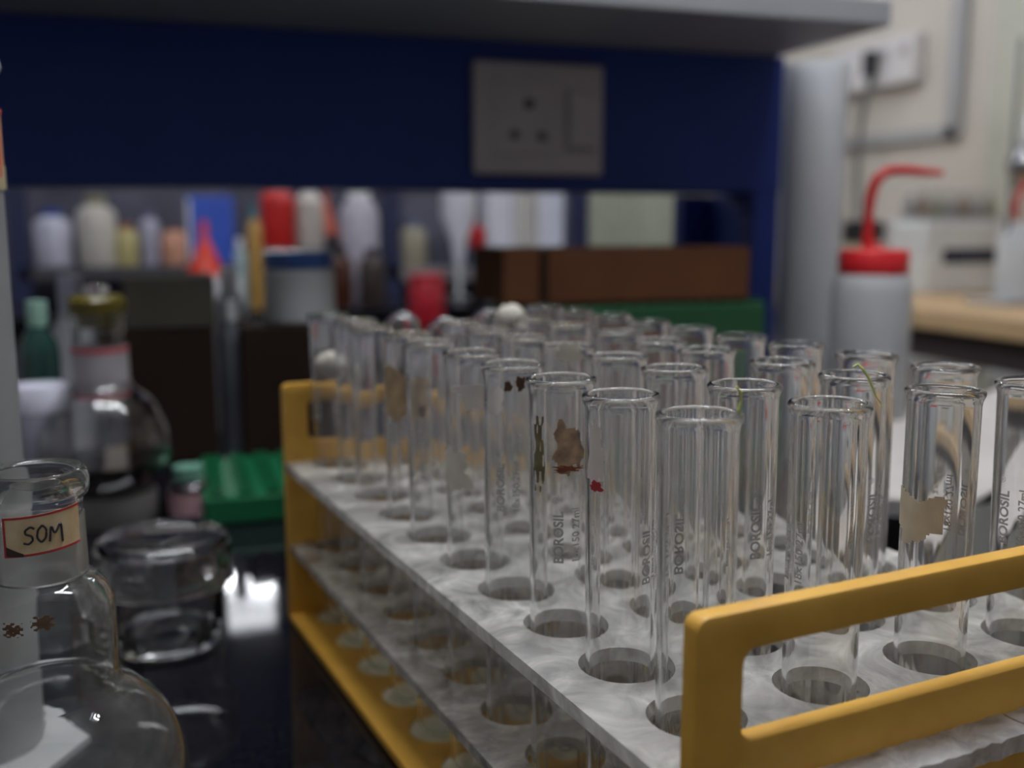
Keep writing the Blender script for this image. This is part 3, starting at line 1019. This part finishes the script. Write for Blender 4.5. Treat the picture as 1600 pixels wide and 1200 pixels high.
# paper scraps and stains on the tubes
TANP = plain('tan_curled_paper', (.42, .30, .17), .8, .3, 200)
BROWNP = plain('brown_stained_paper', (.36, .24, .15), .8, .55, 260)
BEIGE = plain('beige_paper', (.62, .52, .37), .8, .12, 150)
PALEP = plain('pale_paper', (.66, .62, .52), .8, .12, 150)
PINKP = plain('faded_label', (.74, .66, .60), .8, .08, 150)
STAIN = plain('olive_residue', (.20, .16, .08), .8, .4, 260)
REDE = plain('dark_red_edge', (.40, .03, .04), .6)
def stick(rc, name, x0, x1, y0, y1, m, seed, off=.00015, thr=.0, lab=None, thick=.00012):
    o = TUBES[rc]
    mi = M_of(o)
    t0, z0_ = cyl_hit(mi, x0, (y0 + y1) / 2, TR)
    t1, z1_ = cyl_hit(mi, x1, (y0 + y1) / 2, TR)
    tm, zt_ = cyl_hit(mi, (x0 + x1) / 2, y0, TR)
    _, zb_ = cyl_hit(mi, (x0 + x1) / 2, y1, TR)
    dt = (t1 - t0 + PI) % (2 * PI) - PI
    p = obj(name, blob_patch(TR + off, t0 + dt / 2, (zt_ + zb_) / 2, abs(dt) / 2 / .8, abs(zt_ - zb_) / 2 / .8, seed, thr=thr, thick=thick), m, o)
    if lab: p['label'] = lab
    return p
stick((2,0), 'torn_label', 866, 908, 664, 738, BROWNP, 3, thr=.1)
stick((2,0), 'label_red_edge', 868, 906, 728, 737, plain('rust_edge', (.26, .07, .03), .8, .4, 300), 4, off=.0003, thr=.3)
stick((2,0), 'residue_streak', 836, 850, 662, 756, STAIN, 11, thr=.5)
stick((1,0), 'paper_sliver', 921, 943, 664, 762, PINKP, 9, thr=.05)
stick((1,0), 'sliver_red_edge', 925, 942, 752, 768, REDE, 12, off=.0003)
stick((6,0), 'curled_label', 602, 668, 578, 650, TANP, 21, thr=.08)
stick((6,0), 'label_stain', 648, 662, 628, 646, plain('dark_brown_stain', (.10, .05, .03), .8), 22, off=.0003)
stick((4,0), 'white_label', 715, 790, 598, 640, PINKP, 31)
stick((4,0), 'pale_scrap', 697, 735, 704, 770, PALEP, 33, thr=.1)
stick((3,0), 'brown_mark', 788, 800, 596, 612, plain('dark_brown_stain', (.10, .05, .03), .8), 41)
stick((3,0), 'brown_mark', 806, 820, 588, 610, plain('dark_brown_stain', (.10, .05, .03), .8), 43)
stick((0,2), 'torn_label', 1404, 1476, 774, 846, BEIGE, 57, thr=.06)
stick((4,1), 'paper_scrap', 868, 908, 536, 566, PALEP, 61)
# cotton plugs
def cotton(rc, z, R_=.0078, h=.010, seed=1, cap=False):
    rn = random.Random(seed)
    bm = bmesh.new()
    bmesh.ops.create_icosphere(bm, subdivisions=4, radius=1)
    for v in bm.verts:
        k_ = 1 + .05 * math.sin(7 * v.co.x + seed) * math.sin(9 * v.co.y) + .04 * math.sin(13 * v.co.z + 5 * v.co.x) + rn.uniform(-.012, .012)
        x, y, q = v.co
        rr_ = math.hypot(x, y)
        v.co = Vector((x * R_ * .97, y * R_ * .97, q * h * k_))
    p = obj('cotton_plug', bm, PAPER if not cap else plain('cream_cotton', (.46, .43, .37), .9), TUBES[rc], smooth=True, loc=(0, 0, z))
    return p
cotton((9,0), .126, .0077, .0065, 2, True)
# cotton tuft sticking out of the far right-hand tube
cotton((8,2), .147, .0074, .0070, 5, True)
# thread on the rim of one tube
o = TUBES[(1,2)]
mi = M_of(o)
def near_tube(px, py, extra):
    th_, z_ = cyl_hit(mi, px, py, TR + extra)
    return ((TR + extra) * math.cos(th_), (TR + extra) * math.sin(th_), z_)
THREAD = plain('yellow_green_thread', (.52, .58, .20), .7)
obj('thread', tube_along([near_tube(1333, 574, .0012), near_tube(1340, 569, .0011), near_tube(1348, 576, .0012), near_tube(1356, 588, .0013), near_tube(1363, 604, .0016), near_tube(1368, 618, .0020), near_tube(1376, 630, .0024), near_tube(1379, 638, .003)], [.00035, .0004, .00045, .0004, .00035, .00025, .0002, .0001], 6), THREAD, o)
o = TUBES[(0,0)]
mi = M_of(o)
obj('thread', tube_along([near_tube(1150, 604, .0012), near_tube(1157, 612, .0012), near_tube(1158, 626, .0009), near_tube(1154, 640, .0006), near_tube(1157, 648, .0005)], [.0002, .0004, .0003, .0004, .0002], 6), THREAD, o)

# ================================================================== RIGHT: CYLINDER, WASH BOTTLE, CLOTH
depth_k = Vector((math.sin(YAW) * math.cos(PITCH), math.cos(YAW) * math.cos(PITCH), -math.sin(PITCH)))
def scale_at(P): return (P - CAMP).dot(depth_k) / F_PX
P0 = on_y(1259, 500, .985)
S1 = scale_at(P0)
t = empty('measuring_cylinder', (P0.x, .985, 0), label='tall pale translucent measuring cylinder right of the blue post', cat='cylinder')
zt = on_y(1262, 100, .985).z
R1 = 47 * S1
obj('tube', lathe([(0, .006), (R1, .006), (R1, zt - .02), (R1 * 1.06, zt - .008), (R1 * 1.05, zt), (R1 * .97, zt), (R1 * .95, zt - .02), (R1 * .95, .01), (0, .01)], 40), POLY, t, smooth=True, auto=.6)
obj('foot', lathe([(0, 0), (R1 * 1.15, 0), (R1 * 1.15, .004), (R1 * 1.06, .009), (0, .009)], 6), POLY, t)
P0 = on_y(1360, 500, .86)
S1 = scale_at(P0)
t = empty('wash_bottle', (P0.x, .86, 0), label='milky plastic wash bottle with a red screw cap and bent red spout', cat='bottle')
def wz(py): return on_y(1360, py, .86).z
R1 = 60 * S1
obj('body', lathe([(0, 0), (R1 * .94, 0), (R1, .004), (R1, wz(452)), (R1 * .96, wz(438)), (R1 * .86, wz(428)), (R1 * .82, wz(420)), (0, wz(419))], 40), POLY_DIM, t, smooth=True, auto=.6)
wcap = obj('cap', lathe([(0, wz(428)), (R1 * .86, wz(428)), (R1 * .88, wz(426)), (R1 * .88, wz(394)), (R1 * .84, wz(390)), (R1 * .22, wz(388)), (R1 * .18, wz(382)), (0, wz(382))], 40), RED, t, smooth=True, auto=.6)
bm = bmesh.new()
def wl(px, py): 
    q = on_y(px, py, .86)
    return (q.x - P0.x, 0, q.z)
pts = bez(wl(1356, 388), wl(1356, 330), wl(1354, 268), wl(1398, 266), 16) + [Vector(wl(1420, 266)), Vector(wl(1445, 269)), Vector(wl(1472, 270))]
rs = [.0058] * 3 + [.0052] * 13 + [.0050, .0047, .0040, .0028]
obj('spout', tube_along(pts, rs[:len(pts)], 14), RED, wcap, smooth=True, auto=.7)

# white cloth on the bench
def cloth(P, seed):   # P: four corners in metres, near-left, near-right, far-right, far-left
    bm = bmesh.new()
    nx, ny = 34, 34
    g = []
    for j in range(ny + 1):
        row = []
        for i in range(nx + 1):
            u, v = i / nx, j / ny
            q = (P[0] * (1 - u) + P[1] * u) * (1 - v) + (P[3] * (1 - u) + P[2] * u) * v
            x, y = q.x, q.y
            h = .004 + .004 * math.sin(x * 31 + 2 * math.sin(y * 17)) * math.sin(y * 23 + seed) + .0025 * math.sin(x * 77 + y * 50)
            row.append(bm.verts.new((x, y, max(.0018, h))))
        g.append(row)
    for a, b in zip(g, g[1:]):
        for i in range(nx): bm.faces.new((a[i], a[i + 1], b[i + 1], b[i]))
    ex = bmesh.ops.extrude_face_region(bm, geom=list(bm.faces))
    for v in ex['geom']:
        if isinstance(v, bmesh.types.BMVert): v.co.z -= .0014
    return bm
LINEN = plain('white_linen', (.46, .43, .41), .9, .06, 40)
cc = on_z(1500, 740, 0)
quad = [on_z(*p, 0) - cc for p in ((1338, 856), (1640, 742), (1612, 603), (1345, 668))]
t = obj('bench_towel', cloth(quad, 2), LINEN, None, smooth=True)
t.location = (cc.x, cc.y, 0)
tag(t, 'crumpled white cloth lying on the black bench right of the rack', 'cloth')
# small dark stopper beside the rack
bc = on_z(1400, 862, 0)
t = empty('rubber_stopper', (bc.x, bc.y, 0), label='black rubber stopper on the bench beside the rack', cat='stopper')
obj('body', lathe([(0, 0), (.013, 0), (.0145, .002), (.0175, .026), (.016, .028), (0, .028)], 28), BLACK, t, smooth=True, auto=.7)

# ================================================================== RIGHT BENCH AND WALL THINGS
e0 = on_z(1430, 486, 0)
t = empty('side_bench', (2.1, 3.0, -.9), label='long wooden topped side bench with dark cupboards along the cream wall', cat='bench')
EX = 1.64
obj('worktop', bx(*lp(t, EX, WALLX - .002, .8, 3.3, -.045, 0), bev=.004), WOOD, t)
obj('cupboard', bx(*lp(t, EX + .03, WALLX - .002, .85, 3.25, -.9, -.045), bev=.004), DARKCAB, t)
# switchboard on the wall
a, b = on_x(1318, 128, WALLX), on_x(1448, 74, WALLX)
t = empty('switchboard', (WALLX, (a.y + b.y) / 2, (a.z + b.z) / 2), label='white wall switchboard with a dark plug and hanging cables', cat='switchboard')
hy, hz_ = abs(a.y - b.y) / 2, .085
obj('board', bx(-.05, -.001, -hy, hy, -hz_, hz_, bev=.004), WHITE_PL, t)
for i in range(3):
    yy = -hy * .75 + i * hy * .45
    obj('switch', bx(-.056, -.05, yy - .02, yy + .02, .01, .05, bev=.002), IVORY, t)
py_ = on_x(1385, 100, WALLX).y - (a.y + b.y) / 2
plg = obj('plug', bx(-.095, -.05, py_ - .022, py_ + .022, -.045, .045, bev=.006), BLACK, t)
CABLE = plain('grey_cable', (.16, .16, .155), .6)
for dy, zz in ((py_, -.04), (hy * .8, -.07), (hy * .62, -.07)):
    z_end = .005 - t.location.z
    obj('cable', tube_along(bez((-.06, dy, zz), (-.12, dy + .02, zz - .2), (-.02, dy + .10, zz - .35), (-.03, dy + .09, z_end), 10), .011, 8), CABLE, plg if dy == py_ else t, smooth=True)

def sit_side(px, py_base):
    """a spot on the side bench seen at this pixel"""
    p = on_z(px, py_base, 0)
    return p
# instrument with dark display
p = on_y(1500, 452, 2.35)
S2 = scale_at(p)
t = empty('bench_instrument', (p.x + .02, 2.35, 0), label='white bench instrument with a dark display on the wooden side bench', cat='instrument')
w_ = 78 * S2
zt = on_y(1500, 345, 2.35).z
obj('housing', bx(-w_, w_, 0, .16, 0, zt * .99, bev=.01), MILKY, t)
obj('display', bx(-w_ * .62, w_ * .85, -.004, .002, on_y(1500, 412, 2.35).z, on_y(1500, 388, 2.35).z, bev=.002), plain('dark_display', (.03, .035, .06), .2), t)
obj('green_key', bx(w_ * .72, w_ * .95, -.006, .002, on_y(1500, 415, 2.35).z, on_y(1500, 388, 2.35).z, bev=.002), plain('green_key', (.02, .10, .04), .4), t)
obj('pan', bx(-w_ * .9, w_ * .9, .01, .15, zt, zt + .008, bev=.003), GREYTRIM, t)
# row of small bottles seen above it: on a raised wooden stand on the side bench behind
Yz = 2.6
pl, pr = on_y(1408, 345, Yz), on_y(1556, 345, Yz)
zs = on_y(1480, 342, Yz).z
t = empty('bottle_stand', ((pl.x + pr.x) / 2, Yz, 0), label='low open stand carrying a row of dull bottles on the side bench', cat='stand')
w_ = (pr.x - pl.x) / 2
for s_ in (-1, 1):
    obj('leg', bx(s_ * w_ - .012, s_ * w_ + .012, -.05, .05, 0, zs - .012), GREYTRIM, t)
obj('shelf_board', bx(-w_ - .012, w_ + .012, -.05, .05, zs - .012, zs, bev=.002), MILKY, t)
for i in range(7):
    x_ = pl.x + (pr.x - pl.x) * (i + .5) / 7
    t = empty('reagent_bottle', (x_, Yz, zs), label=('dull ' + ['grey', 'brown', 'olive', 'grey', 'brown', 'grey', 'olive'][i] + ' bottle, ' + ['first', 'second', 'third', 'fourth', 'fifth', 'sixth', 'seventh'][i] + ' from the left on the side bench stand'), cat='bottle', group='bottles on the side bench stand')
    m_ = plain(['dull_grey', 'dull_brown', 'dull_olive'][(0, 1, 2, 0, 1, 0, 2)[i]], [(.30, .29, .28), (.26, .20, .16), (.27, .27, .20)][(0, 1, 2, 0, 1, 0, 2)[i]], .4)
    hb = .085
    obj('body', lathe([(0, 0), (.020, 0), (.020, hb * .6), (.009, hb * .75), (.009, hb * .9), (0, hb * .9)], 16), m_, t, smooth=True, auto=.6)
    obj('cap', lathe([(0, hb * .86), (.011, hb * .86), (.011, hb), (0, hb)], 16), MILKY if i == 0 else GREYTRIM, t, smooth=True, auto=.6)
# clamp stand with glass bulb and red tube at the right edge
p = on_y(1592, 440, 2.0)
t = empty('clamp_stand', (p.x, 2.0, 0), label='metal clamp stand holding a shiny glass bulb at the right edge', cat='stand')
STEEL = plain('steel', (.45, .45, .46), .25, .05, 20, metal=1.0)
obj('stand_foot', bx(-.10, .10, -.07, .07, 0, .014, bev=.004), GREYTRIM, t)
obj('rod', tube_along([(-.045, 0, .01), (-.045, 0, .62)], .006, 10), STEEL, t)
zb_ = on_y(1595, 262, 2.0).z
obj('clamp_arm', tube_along([(-.045, 0, zb_ - .05), (.01, 0, zb_ - .04)], .006, 8), STEEL, t)
obj('glass_bulb', lathe([(0, zb_ - .05), (.02, zb_ - .045), (.042, zb_ - .02), (.05, zb_ + .01), (.04, zb_ + .04), (.02, zb_ + .06), (.014, zb_ + .09), (.012, zb_ + .12), (0, zb_ + .12)], 28), STEEL, t, smooth=True)
obj('rubber_tube', tube_along(bez((.0, -.03, zb_ - .03), (-.05, -.06, zb_ - .03), (-.09, -.05, zb_ - .07), (-.04, -.02, zb_ - .12), 10), .008, 8), RED, t, smooth=True)
obj('cover', lathe([(0, .014), (.055, .014), (.055, .16), (.04, .19), (0, .2)], 24), POLY, t, smooth=True, auto=.6)
# dark topped bottle behind the wash bottle
p = on_y(1352, 470, 2.8)
place_bottle('reagent_bottle', 1350, 32, 345, 3.1, 0.0, [(.96, 0), (1, .02), (1, .45), (.8, .6), (.6, .66)], plain('pale_yellow_body', (.52, .46, .32), .4), 'pale bottle with a black cap behind the red capped wash bottle', capm=BLACK, cap=[(.62, .62), (1.0, .64), (1.0, .98), (.9, 1)])

# ================================================================== BEYOND THE SHELF: SECOND ISLAND BENCH WITH ITS CLUTTER
YF = 2.5
t = empty('far_bench', (0, 3.0, -.9), label='second laboratory bench crowded with bottles behind the blue shelf unit', cat='bench')
obj('worktop', bx(*lp(t, -2.2, 1.35, YF - .12, YF + .9, -.04, 0), bev=.004), GRANITE, t)
obj('cupboard', bx(*lp(t, -2.15, 1.30, YF - .05, YF + .85, -.9, -.04), bev=.004), DARKCAB, t)
# its dark frame of posts and a rail
t = empty('bottle_rack_frame', (0, YF + .3, 0), label='dark navy rack frame with a thin grey shelf standing on the far bench', cat='shelf')
NAVY = plain('dark_navy_paint', (.008, .014, .06), .5)
for px_ in (32, 612):
    q = on_y(px_, 400, YF + .3)
    obj('post', bx(q.x - .022, q.x + .022, -.02, .02, 0, .46), NAVY, t)
qa, qb = on_y(32, 418, YF + .3), on_y(612, 418, YF + .3)
qc = on_y(905, 425, YF + .3)
obj('post', bx(qc.x - .035, qc.x + .02, -.02, .02, 0, .46), NAVY, t)
obj('shelf_board', bx(qa.x, qb.x, -.02, .16, on_y(100, 436, YF + .3).z, on_y(100, 418, YF + .3).z), plain('dark_shelf', (.05, .048, .06), .6), t)
obj('shelf_board', bx(qb.x, qc.x, -.02, .16, on_y(700, 437, YF + .3).z, on_y(700, 420, YF + .3).z), plain('grey_shelf', (.20, .19, .20), .6), t)
zsh1 = on_y(100, 418, YF + .3).z
zsh2 = on_y(700, 420, YF + .3).z
obj('back_board', bx(qa.x - .3, qc.x, .17, .18, 0, .46), plain('grey_blue_board', (.085, .085, .12), .8, .45, 7), t)
YS = YF + .37
def C(n, c, r=.4):
    return plain(n, c, r)
far = [
 # name, px, half width px, y top, material, cap material, label, cat
 ('reagent_bottle', 80, 28, 326, C('pale_lilac', (.52, .52, .62)), C('cobalt', (.03, .06, .30)), 'pale lilac bottle with a blue top at the left end of the far shelf', 'bottle'),
 ('reagent_bottle', 148, 29, 305, C('pale_cream', (.52, .49, .44)), C('dull_khaki', (.24, .23, .14)), 'pale cream bottle second from the left on the far shelf', 'bottle'),
 ('reagent_bottle', 196, 18, 350, C('straw', (.50, .44, .20)), C('brick_orange', (.42, .14, .05)), 'straw coloured squat bottle on the far shelf', 'bottle'),
 ('reagent_bottle', 232, 15, 330, C('grey_lilac', (.36, .35, .44)), C('slate', (.12, .12, .2)), 'grey lilac bottle on the far shelf beside the straw coloured one', 'bottle'),
 ('reagent_bottle', 270, 19, 352, C('salmon', (.60, .30, .20)), C('dark_umber', (.10, .06, .05)), 'salmon labelled bottle beside the orange-red cone', 'bottle'),
]
for nm, px_, hw_, yt, m_, cm, lab_, cat_ in far:
    place_bottle(nm, px_, hw_, yt, YS, zsh1 + .0005, BOT, m_, lab_, cat_, capm=cm, cap=CAPP, group='bottles on the far shelf')
# blue folder standing behind
def slab_thing(name, x0, x1, y0, y1, Y, z0, m, label, cat, th_=.03, part='cover', inner=None):
    a, b = on_y(x0, y1, Y), on_y(x1, y0, Y)
    t = empty(name, ((a.x + b.x) / 2, Y, z0), label=label, cat=cat)
    w_, h_ = (b.x - a.x) / 2, on_y((x0 + x1) / 2, y0, Y).z - z0
    obj(part, bx(-w_, w_, 0, th_, 0, h_, bev=.002), m, t)
    obj('spine_strip', bx(-w_, -w_ + .008, -.002, .0, 0.002, h_ * .95), inner or PAPER, t)
    return t
slab_thing('box_file', 296, 364, 306, 418, YF + .42, zsh1 + .0005, C('bright_cobalt', (.03, .09, .50)), 'bright blue box file standing on the far shelf', 'file')
# funnels / cones
def cone(px_, hw_, y0, y1, Y, z0, m, label):
    a = on_y(px_, y0, Y); S_ = scale_at(a)
    t = empty('plastic_funnel', (a.x, Y, z0), label=label, cat='funnel')
    H = a.z - z0; R_ = hw_ * S_
    obj('cone', lathe([(R_ * .93, .0), (R_, .0), (R_ * .98, .006), (R_ * .28, H * .62), (R_ * .20, H * .66), (R_ * .17, H), (R_ * .12, H), (R_ * .15, H * .66), (R_ * .24, H * .6), (R_ * .93, .0)], 24), m, t, smooth=True, auto=.6)
    obj('rim_lip', lathe(closed([(R_ * .98, 0), (R_ * 1.05, 0), (R_ * 1.05, .005), (R_ * .98, .005)]), 24), m, t)
    return t
place_bottle('plastic_bottle', 345, 34, 432, 1.45 + .9, 0.0, JARP, WBT, 'white bottle standing in front of the far shelf, under the red cone', capm=WBT, cap=[(.9, .9), (.9, 1.0)])
cone(318, 31, 345, 432, YF - .03, on_y(318, 434, YF - .03).z, ORANGERED, 'bright orange-red plastic funnel upturned in front of the far shelf')
BLK = [(.97, 0), (1, .02), (1, .80), (.7, .9), (.5, .93), (.5, 1)]
z3 = on_y(430, 395, YF + .2).z
def raised(px0, px1, ytop, Y, label):
    a, b = on_y(px0, ytop, Y), on_y(px1, ytop, Y)
    t = empty('storage_crate', ((a.x + b.x) / 2, Y, 0), label=label, cat='crate')
    w_ = (b.x - a.x) / 2
    obj('crate_body', bx(-w_, w_, -.046, .046, 0, a.z - .006, bev=.003), C('dark_steel', (.04, .04, .055)), t)
    obj('crate_lid', bx(-w_ - .004, w_ + .004, -.05, .05, a.z - .006, a.z, bev=.002), C('dark_steel_lid', (.06, .055, .07)), t)
    return a.z
zr1 = raised(275, 372, 434, YF - .03, 'dark crate on the far bench under the orange-red funnel')
zr2 = raised(395, 497, 388, YF + .1, 'dark crate on the far bench behind the blue lidded jar')
place_bottle('plastic_bottle', 432, 27, 290, YF + .1, zr2 + .0005, BLK, C('deep_red', (.48, .015, .015)), 'deep red plastic bottle behind the blue lidded jar', capm=RED, cap=[(.55, .9), (.55, 1)])
place_bottle('plastic_bottle', 482, 22, 296, YF + .1, zr2 + .0005, BLK, C('cream_body', (.50, .46, .42)), 'cream plastic bottle right of the deep red one', capm=PAPER, cap=[(.55, .9), (.55, 1)])
cone(508, 20, 292, 365, YF + .21, on_y(508, 367, YF + .21).z, C('rust_red', (.42, .07, .03)), 'rust red funnel upturned beside the cream bottle')
zr3 = raised(490, 530, 367, YF + .21, 'narrow dark crate under the rust red funnel')
place_bottle('plastic_bottle', 560, 30, 296, YF + .05, 0.0005, BLK, C('lilac_grey', (.38, .36, .42)), 'tall lilac grey bottle left of the navy post on the far bench', capm=PAPER, cap=[(.55, .9), (.55, 1)])
place_bottle('amber_bottle', 533, 17, 386, YF - .06, 0.0005, BOT, AMBER, 'dark amber bottle right behind the blue lidded jar', capm=BLACK, cap=CAPP)
place_bottle('amber_bottle', 580, 20, 388, YF - .06, 0.0005, BOT, C('smoky_brown', (.035, .022, .02)), 'smoky brown bottle left of the navy post', capm=BLACK, cap=CAPP)
place_bottle('plastic_bottle', 645, 20, 345, YS, zsh2 + .0005, BOT, C('tan_grey', (.34, .30, .22)), 'tan grey bottle just right of the navy post', capm=C('steel_blue', (.08, .13, .25)), cap=CAPP)
place_bottle('plastic_jar', 666, 28, 428, 1.9, 0.0005 if False else -.0, JARP, C('crimson', (.33, .008, .02)), 'crimson jar low behind the upturned test tubes', 'jar', capm=C('crimson_lid', (.38, .01, .025)), cap=[(.95, .88), (1, .9), (1, 1)], capname='lid')
place_bottle('plastic_bottle', 396, 11, 320, YF - .02, 0.0005, BOT, C('ochre', (.42, .24, .06)), 'slim ochre bottle between the blue file and the deep red bottle', capm=C('teal_cap', (.05, .18, .22)), cap=CAPP)
place_bottle('plastic_bottle', 374, 10, 372, YF - .04, 0.0005, BOT, C('pale_teal', (.30, .40, .42)), 'slim pale teal bottle left of the ochre one', capm=PAPER, cap=CAPP)
# hanging white conical bag / burette funnel
a = on_y(716, 300, YF + .1)
S_ = scale_at(a)
t = empty('white_separating_funnel', (a.x, YF + .1, 0), label='tall white conical vessel on a slim stem before the far shelf', cat='funnel')
zt0, zt1, zt2 = a.z + .05, on_y(716, 375, YF + .1).z, on_y(716, 415, YF + .1).z
obj('stem', tube_along([(0, 0, .008), (0, 0, zt2)], .006, 10), PAPER, t)
obj('foot', lathe([(0, 0), (.03, 0), (.03, .006), (.01, .01), (0, .01)], 20), C('stand_grey', (.15,.15,.17)), t)
obj('cone', lathe([(0, zt2 - .01), (.010, zt2), (13 * S_, zt1), (27 * S_, zt1 + .06), (28 * S_, zt0), (0, zt0)], 24), C('bright_white', (.72, .72, .80)), t, smooth=True, auto=.6)
place_bottle('small_stopper_bottle', 745, 12, 352, YS - .02, zsh2 + .0005, [(.9, 0), (.9, .3), (.5, .45)], C('slate_body', (.05, .08, .12)), 'small bottle with a round red stopper on the grey shelf', capm=RED, cap=[(.5, .42), (.95, .55), (1.1, .75), (.8, .95), (.3, 1)], capname='stopper')
# white cartons / paper stacks
slab_thing('white_carton', 762, 800, 296, 420, YF + .33, zsh2 + .0005, C('blueish_white', (.66, .67, .76)), 'white carton at the left of the pair on the grey far shelf', 'box', .09)
slab_thing('white_carton', 802, 838, 296, 420, YF + .33, zsh2 + .0005, C('warm_white', (.50, .48, .46)), 'dull cream carton between the two white ones on the far shelf', 'box', .09)
slab_thing('white_carton', 840, 880, 296, 420, YF + .33, zsh2 + .0005, C('bright_bluewhite', (.70, .73, .84)), 'bright bluish white carton right of the cream one on the far shelf', 'box', .09)
place_bottle('burette', 772, 9, 380, 1.9, 0.0, [(1.6, 0), (1.6, .02), (.9, .03), (.9, .96), (1.0, 1)], C('burette_white', (.55, .57, .66)), 'slim white upright tube left of the long brown carton', 'tube')
# pleated pale green curtain on a rail beyond
t = empty('pleated_curtain', (on_y(985, 340, 3.6).x, 3.6, -.9), label='pale greenish pleated curtain hanging beyond the shelf unit', cat='curtain')
wl_, wr_ = on_y(895, 340, 3.6).x - t.location.x, on_y(1105, 340, 3.6).x - t.location.x
bm = bmesh.new()
n = 120
g0 = []
for i in range(n + 1):
    x_ = wl_ + (wr_ - wl_) * i / n
    y_ = .018 * math.sin(i * .55) + .006 * math.sin(i * 1.7)
    g0.append((bm.verts.new((x_, y_, .02)), bm.verts.new((x_, y_, 1.75)), bm.verts.new((x_, y_ + .003, 1.75)), bm.verts.new((x_, y_ + .003, .02))))
for A, B in zip(g0, g0[1:]):
    for k_ in range(4): bm.faces.new((A[k_], B[k_], B[(k_ + 1) % 4], A[(k_ + 1) % 4]))
bm.faces.new(g0[0]); bm.faces.new(list(reversed(g0[-1])))
obj('fabric', bm, C('pale_green_fabric', (.42, .44, .36), .9), t, smooth=True, auto=.9)
obj('rail', tube_along([(wl_ - .05, 0, 1.76), (wr_ + .05, 0, 1.76)], .01, 8), STEEL, t)
for x_ in (wl_ - .03, wr_ + .03):
    obj('rail_support', tube_along([(x_, 0, 0), (x_, 0, 1.76)], .01, 8), STEEL, t)
# left background, seen between the edge cylinder and the stoppered flask
place_bottle('dark_green_bottle', 56, 30, 470, .80, .0005, BOT, C('bottle_green', (.008, .035, .028), .2), 'dark green bottle with a pale mint cap near the left edge', capm=C('mint', (.25, .42, .34)), cap=CAPP)
place_bottle('white_bottle', 108, 36, 430, .92, .0005, [(.96, 0), (1, .02), (1, .6), (.8, .72), (.5, .78), (.45, .9)], C('soft_white', (.42, .42, .47), .5), 'white bottle standing just left of the yellow stoppered flask', capm=C('lilac_cap', (.40, .40, .50)), cap=[(.5, .82), (.52, .84), (.52, 1), (.48, 1)])
place_bottle('round_jar', 62, 44, 600, .72, .0005, JARP, C('cool_grey', (.20, .20, .25), .3), 'low cool grey jar behind the edge measuring cylinder', 'jar', capm=C('bright_lid', (.60, .60, .70)), cap=[(.9, .72), (.98, .76), (.98, .97), (.9, 1)], capname='lid')
